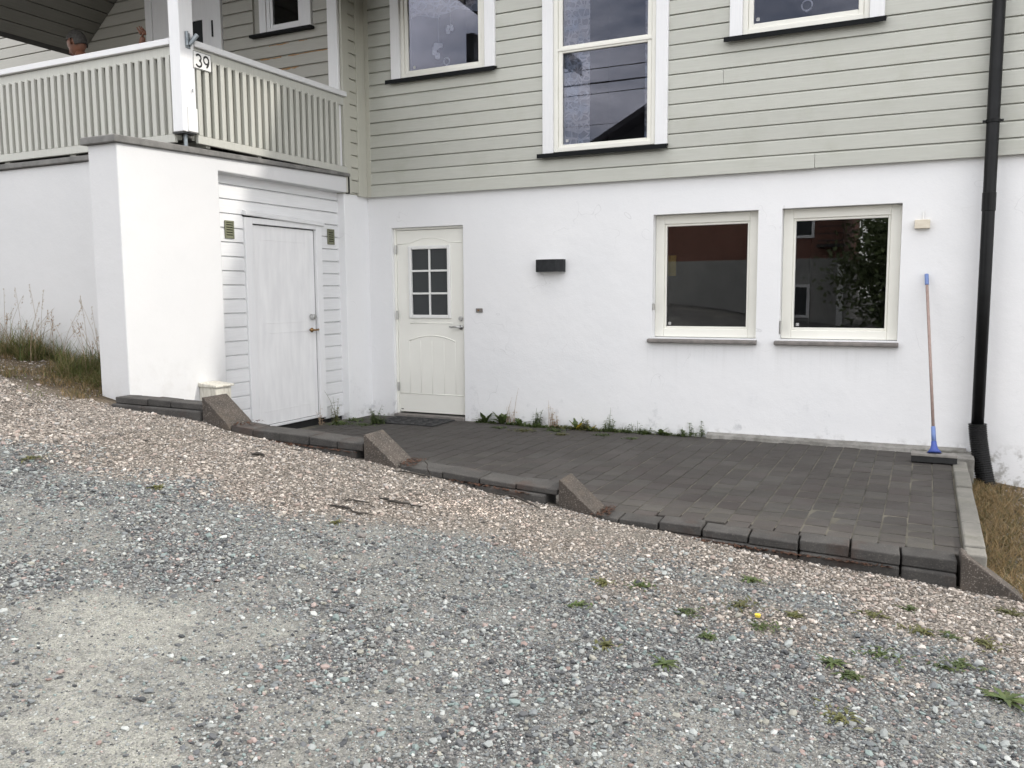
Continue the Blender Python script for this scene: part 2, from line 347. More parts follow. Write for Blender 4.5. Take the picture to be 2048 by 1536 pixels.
me = bpy.data.meshes.new('gravel_ground'); me.from_pydata(np.stack([Xg, Yg, Zg], -1).reshape(-1, 3).tolist(), [], fq.tolist()); me.update()
ground = bpy.data.objects.new('gravel_ground', me); col.objects.link(ground); tag(ground, kind='structure')
me.polygons.foreach_set('use_smooth', [True]*len(me.polygons))
DUST = [(3.63, -6.56, .5), (3.6, -6.05, .3), (3.95, -6.6, .4), (3.2, -6.0, .25), (2.6, -5.75, .16), (1.9, -5.5, .15), (3.9, -5.65, .14)]
def vnoise(x, y, s, seed):
    r = np.random.default_rng(seed); g = r.random((64, 64)); x = x*s+100; y = y*s+100
    xi, yi = np.floor(x).astype(int), np.floor(y).astype(int); fx, fy = x-xi, y-yi; fx = fx*fx*(3-2*fx); fy = fy*fy*(3-2*fy)
    q = lambda i, j: g[i % 64, j % 64]
    return (q(xi, yi)*(1-fx)+q(xi+1, yi)*fx)*(1-fy)+(q(xi, yi+1)*(1-fx)+q(xi+1, yi+1)*fx)*fy
def fbm(x, y, s, seed): return .55*vnoise(x, y, s, seed)+.3*vnoise(x, y, s*2.1, seed+1)+.15*vnoise(x, y, s*4.3, seed+2)
def dustiness(x, y):
    d = sum(np.exp(-((x-a)**2+(y-b)**2)/r**2) for a, b, r in DUST)
    return np.clip(.09+.58*np.clip(d, 0, 1.1)+1.1*(fbm(x, y, 2.2, 5)-.5)+.9*(fbm(x, y, 6., 15)-.5), 0, 1)
TBX, TBY = [-1, .88, 1.5, 2.04, 2.83, 3.44, 3.79, 4.2, 4.54, 5.3, 6.07, 8], [-5.1, -4.80, -4.72, -4.62, -4.6, -4.48, -4.22, -4.06, -4.0, -4.02, -4.3, -4.7]
def tanness(x, y):                                  # 1 in the warm gravel by the kerb, 0 in the grey drive
    return np.clip(.5+(y-np.interp(x, TBX, TBY))*np.interp(x, [3.5, 5.5], [2.4, 1.1])+2.2*(fbm(x, y, 2.3, 31)-.5), 0, 1)
def ground_mat():
    mt, t, p = newmat('gravel_bed')
    tc = N(t, 'ShaderNodeTexCoord'); v = tc.outputs['Object']
    a = N(t, 'ShaderNodeAttribute', attribute_name='zone'); sx = N(t, 'ShaderNodeSeparateColor'); t.links.new(a.outputs['Color'], sx.inputs[0])
    def pebbles(scale, ramp):
        vo = N(t, 'ShaderNodeTexVoronoi', i_Scale=scale); t.links.new(v, vo.inputs['Vector'])
        s = N(t, 'ShaderNodeSeparateColor'); t.links.new(vo.outputs['Color'], s.inputs[0])
        r = N(t, 'ShaderNodeValToRGB'); t.links.new(s.outputs[0], r.inputs[0]); e = r.color_ramp.elements
        while len(e) < len(ramp): e.new(.5)
        for k, (pp, c) in enumerate(ramp): e[k].position = pp; e[k].color = (*c, 1)
        return r.outputs[0], vo.outputs['Distance']
    g1, h1 = pebbles(110., [(0, (.035, .035, .037)), (.35, (.08, .08, .08)), (.7, (.14, .14, .135)), (1, (.26, .25, .24))])
    t1, _ = pebbles(100., [(0, (.045, .04, .035)), (.35, (.10, .088, .075)), (.7, (.17, .145, .12)), (1, (.27, .235, .20))])
    c = mixc(t, sx.outputs[1], g1, t1)  # bed toned darker than the stones, so shade between them is painted in
    vo = N(t, 'ShaderNodeTexVoronoi', i_Scale=260.); t.links.new(v, vo.inputs['Vector']); sv = N(t, 'ShaderNodeSeparateColor'); t.links.new(vo.outputs['Color'], sv.inputs[0])
    dustc = mixc(t, noise(t, v, 60., 6, .7), (.335, .335, .288), (.245, .245, .22))
    dustc = mixc(t, mth(t, 'MULTIPLY', mth(t, 'GREATER_THAN', sv.outputs[0], .62), .7), dustc, mixc(t, sv.outputs[1], (.08, .08, .08), (.50, .485, .45)))
    f = mth(t, 'MULTIPLY', sx.outputs[0], mth(t, 'ADD', noise(t, v, 22., 6, .7, .3, .6), .3), True)
    c = mixc(t, f, c, dustc)
    c = mixc(t, sx.outputs[2], c, mixc(t, noise(t, v, 30.), (.085, .062, .04), (.13, .10, .06)))
    t.links.new(c, p.inputs['Base Color']); p.inputs['Roughness'].default_value = .95; p.inputs['Specular IOR Level'].default_value = .2
    bump(t, p, mth(t, 'ADD', mth(t, 'MULTIPLY', h1, -1.5), noise(t, v, 60.)), .8, .006)
    return mt
me.materials.append(ground_mat())
ca = me.color_attributes.new('zone', 'FLOAT_COLOR', 'POINT')
xf, yf = Xg.ravel(), Yg.ravel()
soil = np.clip((yf+3.68-.16*np.clip(xf, -2.5, .3))*3+.8*(fbm(xf, yf, 2., 61)-.5)*2, 0, 1)*(xf < .35) + np.clip((xf-6.5)*6, 0, 1)*np.clip((yf+3.0)*2, 0, 1)*.7
ca.data.foreach_set('color', np.stack([dustiness(xf, yf)*(1-.65*tanness(xf, yf)), tanness(xf, yf), np.clip(soil, 0, 1), np.ones_like(xf)], -1).astype(np.float32).ravel())

# loose stones lying on the bed: a few stone shapes instanced on ~100k points
protos = bpy.data.collections.new('stone_shapes')
M['gravel'] = attr_mat('gravel_stones', 'tint', .8, 'INSTANCER')
def stone_mesh(k):
    b = bmesh.new(); bmesh.ops.create_icosphere(b, subdivisions=1, radius=1)
    r = random.Random(k)
    for v in b.verts:
        v.co *= r.uniform(.72, 1.12)
        v.co = Vector((max(-.82, min(.9, v.co.x)), max(-.85, min(.85, v.co.y)), max(-.7, min(.75, v.co.z))))
    me_ = bpy.data.meshes.new('stone'); b.to_mesh(me_); b.free(); me_.materials.append(M['gravel']); return me_
for k in range(7):
    o = bpy.data.objects.new('stone', stone_mesh(k)); protos.objects.link(o)
def inside_view(x, y, z, pad=60):
    d = np.stack([x-CAM.x, y-CAM.y, z-CAM.z], -1); w = d@np.array(fw); w = np.where(w < .1, .1, w)
    u = 1024+F_PX*(d@np.array(rt))/w; vv = 768-F_PX*(d@np.array(up))/w
    return (u > -pad-200) & (u < 2048+pad+200) & (vv < 1536+pad+250)
NP = 800000
px = nr.uniform(-2.5, 8.2, NP); py = nr.uniform(-8, -.1, NP); pz = gz(px, py)
ok = inside_view(px, py, pz) & ((py < yl(px)+.015) | (px > 6.5) & (py < -.12) | (px < .03) & (py < -2.75))
ok &= ~((px > .3) & (px < 6.62) & (py > yl(px)-.01) )
gr = (px < .3) & (py > -3.62+.16*np.clip(px, -2.5, .3)+.12*np.sin(px*5)); ok &= ~gr | (nr.random(NP) < .15)
rt_side = (px > 6.45) & (py > -3.1); ok &= ~rt_side | (nr.random(NP) < .3)
dd = dustiness(px, py); small = np.arange(NP) > 450000; ok &= nr.random(NP) > np.where(small, .25, .72)*np.clip(dd*1.5-.38, 0, 1); ok &= ~small | (nr.random(NP) < np.where(tanness(px, py) > .5, .55, 1))
px, py, pz, dd, small = px[ok], py[ok], pz[ok], dd[ok], small[ok]; n = len(px)
tn = tanness(px, py)
sz = np.exp(nr.normal(np.log(.0060), .46, n)*np.where(tn > .5, 1.015, 1)); sz = np.where(small, nr.uniform(.0022, .0048, n), np.clip(sz, .0035, .021))*np.where(tn > .5, 1.0, .98)*(1-.35*dd)
GREY = 1.07*np.array([.97, 1.01, 1.0])*np.array([(.055, .056, .06), (.10, .10, .105), (.15, .155, .16), (.20, .20, .195), (.26, .265, .26), (.17, .20, .195), (.33, .33, .32), (.27, .21, .195), (.22, .16, .145), (.25, .235, .205), (.46, .455, .44)])
GW = np.array([10, 16, 18, 18, 13, 8, 8, 5, 2.5, 6, 1.4]); GW = GW/GW.sum()
TAN = np.array([(.11, .10, .09), (.21, .185, .16), (.31, .27, .23), (.39, .34, .29), (.46, .41, .36), (.34, .265, .225), (.28, .27, .26), (.55, .51, .46), (.17, .15, .13)])
TAN = .72*TAN+.28*TAN.mean(1, keepdims=True)*np.array([1.0, 1.0, 1.0])
TAN = TAN*np.array([1.0, .985, .965])
TW = np.array([8, 14, 20, 17, 10, 10, 11, 5, 7]); TW = TW/TW.sum()
cg = GREY[nr.choice(len(GREY), n, p=GW)]; ct = TAN[nr.choice(len(TAN), n, p=TW)]
ctint = np.where((nr.random(n) < tn)[:, None], ct, cg)*nr.uniform(.82, 1.18, (n, 1))
pk = np.exp(-((px-3.72-.5*(py+3.72))**2/.32**2+(py+3.74)**2/.17**2)); sel = nr.random(n) < pk*.95
ctint[sel] = np.array((.78, .66, .57))*nr.uniform(.8, 1.1, (sel.sum(), 1)); sz = np.where(sel, sz*.62, sz)
sh = np.stack([sz*nr.uniform(.85, 1.35, n), sz*nr.uniform(.75, 1.1, n), sz*nr.uniform(.5, .85, n)], -1)
rot = np.stack([nr.normal(0, .28, n), nr.normal(0, .28, n), nr.uniform(0, 6.28, n)], -1)
pz = pz + sz*nr.uniform(-.35, .55, n)*(1-.45*dd)
pm_ = bpy.data.meshes.new('gravel'); pm_.vertices.add(n)
pm_.vertices.foreach_set('co', np.stack([px, py, pz], -1).astype(np.float32).ravel())
for nm, tp, key, arr in (('scl', 'FLOAT_VECTOR', 'vector', sh), ('rot', 'FLOAT_VECTOR', 'vector', rot), ('tint', 'FLOAT_COLOR', 'color', np.concatenate([ctint, np.ones((n, 1))], 1))):
    pm_.attributes.new(nm, tp, 'POINT').data.foreach_set(key, arr.astype(np.float32).ravel())
pm_.attributes.new('pick', 'INT', 'POINT').data.foreach_set('value', nr.integers(0, 7, n).astype(np.int32))
gravel = bpy.data.objects.new('gravel', pm_); col.objects.link(gravel); tag(gravel, kind='stuff')
ng = bpy.data.node_groups.new('scatter_stones', 'GeometryNodeTree')
ng.interface.new_socket('Geometry', in_out='INPUT', socket_type='NodeSocketGeometry'); ng.interface.new_socket('Geometry', in_out='OUTPUT', socket_type='NodeSocketGeometry')
gi, go = ng.nodes.new('NodeGroupInput'), ng.nodes.new('NodeGroupOutput')
iop = ng.nodes.new('GeometryNodeInstanceOnPoints'); ci = ng.nodes.new('GeometryNodeCollectionInfo'); ci.inputs['Collection'].default_value = protos; ci.inputs['Separate Children'].default_value = True
def named(nm, tp):
    q = ng.nodes.new('GeometryNodeInputNamedAttribute'); q.data_type = tp; q.inputs['Name'].default_value = nm; return q.outputs['Attribute']
m2p = ng.nodes.new('GeometryNodeMeshToPoints'); ng.links.new(gi.outputs[0], m2p.inputs['Mesh'])
ng.links.new(m2p.outputs[0], iop.inputs['Points']); ng.links.new(ci.outputs[0], iop.inputs['Instance']); iop.inputs['Pick Instance'].default_value = True
ng.links.new(named('pick', 'INT'), iop.inputs['Instance Index']); ng.links.new(named('rot', 'FLOAT_VECTOR'), iop.inputs['Rotation']); ng.links.new(named('scl', 'FLOAT_VECTOR'), iop.inputs['Scale'])
ng.links.new(iop.outputs[0], go.inputs[0])
gm = gravel.modifiers.new('scatter', 'NODES'); gm.node_group = ng
print('gravel stones', n)

# ------------------------------------------------------------------ house: main walls
house = thing('house', 'two storey house with white rendered basement and sage green horizontal siding', 'house')
WIN = [(3.686, 4.685, .918, 2.110), (4.897, 5.896, .918, 2.112)]
DOOR = (.641, 1.562, -.06, 2.10)
o = wall_holes(MB(), .325, 16, -1.0, 2.46, WIN+[DOOR], 0, -.28, lambda u, d, z: (u, -d, z)).build('basement_wall', M['render'], house)
weld(o); b = o.modifiers.new('bevel', 'BEVEL'); b.width = .008; b.segments = 2; b.limit_method = 'ANGLE'
# upper wall with window openings (x0,x1,z0,z1 inside the white casing)
UW = [(.83, 1.90, 3.693, 5.0), (2.655, 3.72, 2.764, 4.78), (4.515, 5.60, 3.665, 5.0)]
Z0, PB = 2.449, .136
EAVE = 5.62
weld(wall_holes(MB(), .325, 16, 2.462, EAVE, UW, .026, -.16, lambda u, d, z: (u, -d, z)).build('wall_sheathing', M['siding'], house))
BP = [(0, 0.004), (.024, 0.004), (.024, PB-.019), (.017, PB-.008), (.003, PB-.006), (.003, PB+.003), (0, PB+.003)]
def boards(name, u0, u1, z0, zn, holes, fn, mt, parent, joint=None, prof=BP, pitch=PB):
    k = 0
    while z0+k*pitch < zn:
        a, c = z0+k*pitch, z0+(k+1)*pitch; spans = [(u0, u1)]
        for h in holes:
            if h[2] < a+.06 and h[3] > c-.06:
                ns = []
                for s in spans:
                    if h[1] <= s[0] or h[0] >= s[1]: ns.append(s)
                    else: ns += [q for q in ((s[0], h[0]), (h[1], s[1])) if q[1]-q[0] > .02]
                spans = ns
        if joint and k in joint:
            ns = []
            for s in spans:
                j = joint[k]
                ns += [(s[0], j-.0015), (j+.0015, s[1])] if s[0] < j < s[1] else [s]
            spans = ns
        for i, s in enumerate(spans):
            e = .004 if (joint and k == 0 and i == 0 and joint.get(0)) else 0
            dz = rnd.uniform(-.0012, .0012)
            MB().prism([(d+(e if d > .01 else 0), z+a+dz-(e if z < .01 else 0)) for d, z in prof], s[0], s[1], fn).build(name, mt, parent)
        k += 1
CAS = [(.727, 2.005, 3.69, 6), (2.54, 3.833, 2.76, 4.9), (4.402, 5.70, 3.66, 6)]
boards('siding_board', .415, 15.9, Z0, EAVE-.1, CAS, lambda a, d, z: (a, -.026-d, z), M['siding'], house, {0: 5.17, 6: 4.35, 11: 6.9, 14: 2.3, 3: 9.})
# corner return of the upper wall, facing +x, between the porch wall and the main wall
RX = .325
MB().box(RX-.3, RX, -.45, .02, 2.462, EAVE).build('corner_sheathing', M['siding_v'], house)
boards('corner_board', -.335, -.205, Z0+.03, EAVE-.1, [], lambda a, d, z: (RX+.002+d, a, z), M['siding_y'], house)
MB().box(RX+.001, RX+.034, -.452, -.335, Z0+.02, EAVE).build('corner_trim', M['siding_v'], house, .003)
MB().box(RX+.001, RX+.038, -.205, -.052, Z0, EAVE).build('corner_trim', M['siding_v'], house, .003)
MB().box(RX+.006, .417, -.052, -.024, Z0, EAVE).build('corner_trim', M['siding_v'], house, .003)
# rendered basement return below it
weld(MB().box(RX-.25, RX, -.44, .05, -.5, 2.461).build('basement_return_wall', M['render'], house, .008, 2))
# rear volume keeps the rooms dark, roof with eaves casts the shade
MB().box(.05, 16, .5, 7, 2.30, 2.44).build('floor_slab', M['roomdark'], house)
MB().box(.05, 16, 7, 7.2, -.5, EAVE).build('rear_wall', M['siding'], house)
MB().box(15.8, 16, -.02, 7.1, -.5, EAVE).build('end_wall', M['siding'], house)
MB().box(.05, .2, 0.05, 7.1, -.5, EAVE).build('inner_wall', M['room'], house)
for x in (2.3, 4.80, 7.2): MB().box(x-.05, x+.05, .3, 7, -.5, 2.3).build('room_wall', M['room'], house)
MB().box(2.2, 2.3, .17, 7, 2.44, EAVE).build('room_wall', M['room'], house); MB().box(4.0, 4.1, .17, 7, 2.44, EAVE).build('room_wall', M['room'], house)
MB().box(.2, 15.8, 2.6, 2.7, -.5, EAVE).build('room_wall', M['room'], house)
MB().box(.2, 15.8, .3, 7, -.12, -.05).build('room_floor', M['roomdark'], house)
M['rooftile'] = pm('dark_roof_tiles', (.05, .048, .047), (.07, .067, .065), 6., .8, .4, 12., .02)
MB().prism([(-.55, EAVE), (3.5, EAVE+2.6), (7.6, EAVE), (7.6, EAVE+.18), (3.5, EAVE+2.8), (-.55, EAVE+.18)], -.2, 16.4, lambda a, y, z: (a, y, z)).build('roof', M['rooftile'], house)

# windows -----------------------------------------------------------------
def frame_ring(mb, x0, x1, z0, z1, w, y0, y1, wb=None):
    wb = wb or w
    mb.box(x0, x0+w, y0, y1, z0, z1); mb.box(x1-w, x1, y0, y1, z0, z1)
    mb.box(x0+w, x1-w, y0, y1, z1-w, z1); mb.box(x0+w, x1-w, y0, y1, z0, z0+wb); return mb
def sticker(pane, x, y, z):
    mb = MB(); s = .013
    for a, b, c, d in ((-s, s, -s, -s+.004), (-s, s, s-.004, s), (-s, -s+.004, -s, s), (s-.004, s, -s, s), (-.003, .004, -.006, .006)): mb.box(x+a, x+b, y-.002, y-.0005, z+c, z+d)
    mb.build('sticker', M['signwhite'], pane)
for k, (x0, x1, z0, z1) in enumerate(WIN):
    w = part_empty('window', house); w['label'] = ['square window nearer the lamp', 'square window nearer the broom'][k]
    o = frame_ring(MB(), x0+.002, x1-.002, z0+.004, z1-.002, .088, .085, .17, .08).build('frame', M['cream'], w, .006, 2)
    frame_ring(MB(), x0+.09, x1-.09, z0+.084, z1-.09, .022, .097, .15, .024).build('sash', M['cream'], w, .004)
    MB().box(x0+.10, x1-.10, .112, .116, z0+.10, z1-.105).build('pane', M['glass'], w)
    MB().box(x0+.09, x1-.09, .090, .105, z0+.072, z0+.086).build('glazing_bead', M['cream'], w, .003)
    MB().prism([(.14, .0), (-.055, -.016), (-.062, -.022), (-.062, -.046), (-.03, -.052), (.14, -.05)], x0-.038, x1+.012, lambda a, y, z, zz=z0: (a, y, z+zz)).build('sill', M['slate'], w, .006, 2)
    sticker(w, x0+.145, .112, z0+.135)
    MB().box(x0-.004, x0+.012, -.002, .05, z0+.27-.22*k, z0+.33-.16*k).build('hinge', M['steel'], w, .002)
def upper_window(cx0, cx1, zb, zt, panes, sillx, label, deep=.02):
    w = part_empty('window', house); w['label'] = label
    c0, c1 = cx0+.115, cx1-.12
    MB().box(cx0, c0, -.078, -.027, zb, zt).build('casing', M['white_z'], w, .004); MB().box(c1, cx1, -.078, -.027, zb, zt).build('casing', M['white_z'], w, .004)
    if zt < 5: MB().box(cx0, cx1, -.080, -.027, zt, zt+.12).build('casing', M['white_z'], w, .004)
    frame_ring(MB(), c0, c1, zb+.012, zt, .045, -.052, .05).build('frame', M['cream'], w, .004)
    for (p0, p1, q0, q1) in panes:
        frame_ring(MB(), c0+.046, c1-.046, q0-.045, min(q1+.045, zt-.046), .045, -.040, .03, .045).build('sash', M['cream'], w, .005)
        MB().box(p0-.008, p1+.008, -.022, -.018, q0-.006, q1+.006).build('pane', M['glass_upper'], w)
        MB().box(c0+.05, c1-.05, -.046, -.038, q0-.052, q0-.038).build('glazing_bead', M['cream'], w, .002)
    MB().prism([(-.02, .012), (-.118, -.002), (-.118, -.044), (-.108, -.044), (-.108, -.014), (-.02, -.008)], sillx[0], sillx[1], lambda a, y, z: (a, y, zb+z)).build('sill', M['blacksill'], w)
    return w
wa = upper_window(.727, 2.005, 3.69, 5.0, [(.945, 1.855, 3.775, 4.86)], (.675, 2.02), 'left upper window above the cream door'); sticker(wa, 1.0, -.022, 3.81)
wb = upper_window(2.54, 3.833, 2.762, 4.78, [(2.745, 3.662, 2.845, 3.735), (2.745, 3.662, 3.805, 4.64)], (2.495, 3.84), 'tall two pane upper window'); sticker(wb, 2.79, -.022, 2.885)
MB().box(2.66, 3.715, -.050, .04, 3.755, 3.785).build('transom', M['cream'], wb, .004)
wc = upper_window(4.402, 5.70, 3.66, 5.0, [(4.60, 5.525, 3.762, 4.86)], (4.36, 5.715), 'upper window nearest the downpipe'); sticker(wc, 4.645, -.022, 3.80)

# main door -----------------------------------------------------------------
dr = part_empty('door', house); dr['label'] = 'cream front door with six small panes'
x0, x1, _, zt = DOOR
yf_ = .055
MB().box(x0, x0+.026, .04, .15, -.05, zt-.002).build('frame', M['door'], dr, .003)
MB().box(x0+.026, x1-.002, .04, .15, zt-.026, zt-.002).build('frame', M['door'], dr, .003)
MB().box(x1-.03, x1-.002, .062, .15, -.05, zt-.026).build('frame', M['door'], dr, .003)
MB().box(x0, x1-.002, -.03, .2, -.06, -.008).build('threshold', M['slate'], dr, .004)
PX = [(.868, 1.088), (1.108, 1.330)]; PZ = [(1.13, 1.352), (1.376, 1.604), (1.628, 1.852)]
lx0, lx1, lz0, lz1 = x0+.030, x1-.032, .012, zt-.031
weld(wall_holes(MB(), lx0, lx1, lz0, lz1, [(.86, 1.338, 1.122, 1.860)], 0, -.055, lambda u, d, z: (u, yf_-d, z)).build('leaf', M['door'], dr))
frame_ring(MB(), .826, 1.372, 1.085, 1.896, .04, yf_-.018, yf_+.04).build('glazing_frame', M['signwhite'], dr, .008, 2)
mb = MB().box(1.089, 1.107, yf_-.008, yf_+.03, 1.124, 1.858)
for z in (1.364, 1.616): mb.box(.866, 1.0885, yf_-.006, yf_+.03, z-.011, z+.011); mb.box(1.1075, 1.332, yf_-.006, yf_+.03, z-.011, z+.011)
mb.build('glazing_bars', M['signwhite'], dr, .003)
for a, b in PX:
    for c, d in PZ: MB().box(a-.006, b+.006, yf_+.012, yf_+.016, c-.006, d+.006).build('pane', M['frosted'], dr)
MB().box(.83, 1.37, yf_+.05, yf_+.054, 1.09, 1.89).build('backing', M['roomdark'], dr)
def arc(xa, xb, zb, h, n=14): return [(xa+(xb-xa)*k/n, yf_, zb+h*(1-(2*k/n-1)**2)) for k in range(n+1)]
for pts_, r__ in [([(lx0+.01, yf_, 1.92)]+arc(.85, 1.36, 1.925, .055)+[(lx1-.01, yf_, 1.92)], .005), (arc(.815, 1.42, .83, .06), .007), ([(lx0+.01, yf_, .225), (lx1-.01, yf_, .225)], .005), ([(.83, yf_, 1.03), (1.39, yf_, 1.03)], .006)]+[([(x, yf_+.0015, .23), (x, yf_+.0015, .83)], .0029) for x in (.817, .965, 1.115, 1.27, 1.418)]:
    MB().tube(pts_, r__, 6).build('moulding', M['door'], dr, smooth=True)
h = MB(); h.tube([(1.497, yf_+.004, .99), (1.497, yf_-.05, .99)], .011, 10); h.tube([(1.497, yf_-.048, .99), (1.44, yf_-.052, .998), (1.40, yf_-.052, .990), (1.375, yf_-.05, .997)], [.011, .010, .010, .012], 10)
h.tube([(1.497, yf_+.002, .99), (1.497, yf_-.012, .99)], .026, 16); h.build('handle', M['steel'], dr, smooth=True)
MB().tube([(1.494, yf_+.002, 1.085), (1.494, yf_-.016, 1.085)], .026, 18).build('lock', M['steel'], dr, .003)
for z in (.30, 1.12, 1.86): MB().box(x0+.018, x0+.034, .028, .056, z-.05, z+.05).build('hinge', M['steel'], dr, .003)
MB().box(.69, .72, yf_-.001, yf_, .035, .045).build('maker_plate', M['blackprint'], dr)

# ------------------------------------------------------------------ porch wing
WX, BX = .36, .235                                 # white wall face, recessed shed front
ZC = lambda y: 2.558+(y+3.39)*.0268                 # underside of the cap slab
wallp = [(-3.39, -.6), (-2.322, -.6), (-2.322, 2.468), (-.43, 2.468), (-.43, ZC(-.43)), (-3.39, ZC(-3.39))]
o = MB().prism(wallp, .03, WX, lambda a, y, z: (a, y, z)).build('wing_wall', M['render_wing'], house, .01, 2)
MB().prism([(-3.43, -.002), (-.40, .082), (-.40, .115), (-3.43, .056)], -.01, WX+.032, lambda a, y, z: (a, y, z+2.558)).build('wall_cap', M['cap'], house, .006)
MB().box(WX-.10, WX+.012, -.405, -.395, 2.46, 2.67).build('gap_shade', M['blacksill'], house)  # black strip standing in for the shade in the beam-end gap
# left basement wall under the porch with its own cap
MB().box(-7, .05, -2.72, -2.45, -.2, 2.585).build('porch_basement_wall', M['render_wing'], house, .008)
MB().box(-7, .02, -2.755, -2.4, 2.587, 2.635).build('wall_cap', M['cap'], house, .006)
# porch deck and its joists showing in the gap
MB().box(-6.5, WX-.06, -2.60, -.46, 2.72, 2.76).build('porch_deck', M['cap'], house)
for y in (-2.40, -1.75, -1.10, -.6): MB().box(-6, WX-.03, y-.025, y+.025, 2.655, 2.719).build('joist', M['rail'], house)
for y in (-2.05, -1.42, -.9): MB().box(WX-.16, WX-.09, y-.04, y+.04, 2.60, 2.719).build('joist_foot', M['dark'], house)
MB().box(-6.2, -.05, -2.35, -.5, 2.50, 2.60).build('porch_underfloor', M['cap'], house)
for x in (-2.05, -1.1): MB().box(x-.04, x+.04, -2.66, -2.5, 2.636, 2.672).build('joist', M['rail'], house)
# recessed shed front: boards facing +x
MB().box(BX-.2, BX-.024, -2.4, -.36, -.4, 2.50).build('shed_sheathing', M['dark'], house)
ZS, PS = 2.2525, .1325
SB = [(0, .003), (.023, .003), (.023, PS-.016), (.006, PS-.004), (.006, PS), (0, PS)]
FY = lambda a, d, z: (BX-.023+d, a, z)
for k in range(-1, 18):
    zz = ZS-PS*k
    spans = [(-2.40, -.432)] if k <= 1 else ([(-2.40, -1.905), (-.755, -.432)])
    for s in spans: MB().prism([(d, z+zz) for d, z in SB], s[0], s[1], FY).build('shed_board', M['white_y'], house)
MB().box(BX-.02, BX+.012, -2.40, -.432, ZS+PS*2+.006, 2.467).build('shed_trim', M['white_y'], house, .004)
MB().box(BX-.03, BX+.016, -.430, -.372, -.02, 2.46).build('shed_trim', M['white_z'], house, .004)
sd = part_empty('shed_door', house); sd['label'] = 'plain white shed door with corroded brass handle'
mb = MB().box(BX-.02, BX+.022, -1.903, -1.80, .03, 2.10); mb.box(BX-.02, BX+.022, -.850, -.757, .03, 2.10); mb.box(BX-.02, BX+.0215, -1.80, -.850, 2.045, 2.10)
mb.build('frame', M['white_z'], sd, .003)
MB().prism([(-.005, 0), (.048, -.012), (.048, -.05), (.03, -.055), (-.005, -.045)], -1.915, -.735, lambda a, d, z: (BX+d, a, 2.168+z-(a+1.9)*.026)).build('header_flashing', M['white_y'], sd, .003)
MB().box(BX-.05, BX-.012, -1.792, -.858, .065, 2.035).build('leaf', M['shed_door'], sd, .004)
for z in (1.08, .98, .20, 1.90): MB().box(BX-.012, BX-.0095, -1.69, -.99, z-.004, z+.004).build('panel_line', M['shed_door'], sd, .001)
MB().box(BX-.05, BX+.006, -1.80, -.85, .035, .060).build('threshold', M['white_y'], sd, .003)
MB().box(BX-.06, BX-.03, -2.2, -.42, -.1, .03).build('base_gap', M['dark'], sd)
MB().tube([(BX-.012, -.935, 1.125), (BX+.045, -.935, 1.125)], [.030, .026], 16).build('knob', M['steel'], sd, .004)
h = MB(); h.tube([(BX-.012, -.935, .985), (BX-.002, -.935, .985)], .024, 14); h.tube([(BX-.005, -.935, .985), (BX+.035, -.935, .985)], .009, 8); h.tube([(BX+.033, -.875, .988), (BX+.036, -.935, .985), (BX+.033, -1.01, .99)], [.012, .010, .013], 8)
h.build('handle', M['brass'], sd, smooth=True)
for z in (1.72, .30): MB().box(BX-.014, BX+.008, -1.800, -1.784, z-.06, z+.06).build('hinge', M['galv'], sd, .003)
def vent(yc, zc, label):
    v = thing('wall_vent', label, 'vent', (BX, yc, zc), 'olive wall vents beside the shed door')
    frame_local = MB(); w, hh = .058, .083
    for a, b, c, d in ((-w, -w+.016, -hh, hh), (w-.016, w, -hh, hh), (-w+.016, w-.016, hh-.018, hh), (-w+.016, w-.016, -hh, -hh+.018)): frame_local.box(0, .014, a, b, c, d)
    frame_local.build('vent_frame', M['olive'], v, .003)
    MB().box(.0, .003, -w+.01, w-.01, -hh+.01, hh-.01).build('vent_back', M['dark'], v)
    for k in range(6):
        z = -.058+k*.0232
        MB().prism([(.003, .006), (.013, -.006), (.013, -.010), (.003, .002)], -w+.016, w-.016, lambda a, d, q, z=z: (d, a, z+q)).build('vent_slat', M['olive'], v)
vent(-2.093, 1.968, 'olive green louvred vent left of the shed door, near the white wall edge')
vent(-.583, 1.985, 'olive green louvred vent between the shed door and the inside corner')

# ------------------------------------------------------------------ porch back wall, door, small window, roof
PY = -.45
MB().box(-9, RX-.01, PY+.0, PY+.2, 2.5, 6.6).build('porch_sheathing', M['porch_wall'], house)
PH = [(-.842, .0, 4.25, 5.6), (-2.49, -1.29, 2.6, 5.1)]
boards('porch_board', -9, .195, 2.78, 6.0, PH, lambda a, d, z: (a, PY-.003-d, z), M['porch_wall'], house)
MB().box(.195, RX+.0, PY-.036, PY-.001, 2.7, 6.0).build('porch_trim', M['white_z'], house, .003)
w = part_empty('window', house); w['label'] = 'small dark porch window'
mb = MB().box(-.73, -.635, PY-.05, PY-.002, 4.262, 5.5); mb.box(-.115, -.012, PY-.05, PY-.002, 4.262, 5.5); mb.box(-.635, -.115, PY-.05, PY-.002, 5.38, 5.5); mb.build('casing', M['white_z'], w, .003)
frame_ring(MB(), -.634, -.116, 4.265, 5.378, .045, PY-.035, PY+.0).build('frame', M['white_z'], w, .003)
frame_ring(MB(), -.588, -.162, 4.311, 5.33, .035, PY-.026, PY-.001).build('sash', M['white_z'], w, .003)
MB().box(-.555, -.195, PY-.016, PY-.012, 4.344, 5.30).build('pane', M['glass'], w); MB().box(-.56, -.19, PY-.008, PY-.003, 4.34, 5.31).build('dark_backing', M['roomdark'], w)  # near-black sheet close behind the pane
MB().box(-.845, .022, PY-.10, PY-.02, 4.226, 4.256).build('sill', M['blacksill'], w, .003)
pd = part_empty('door', house); pd['label'] = 'white porch door with small dark panes'
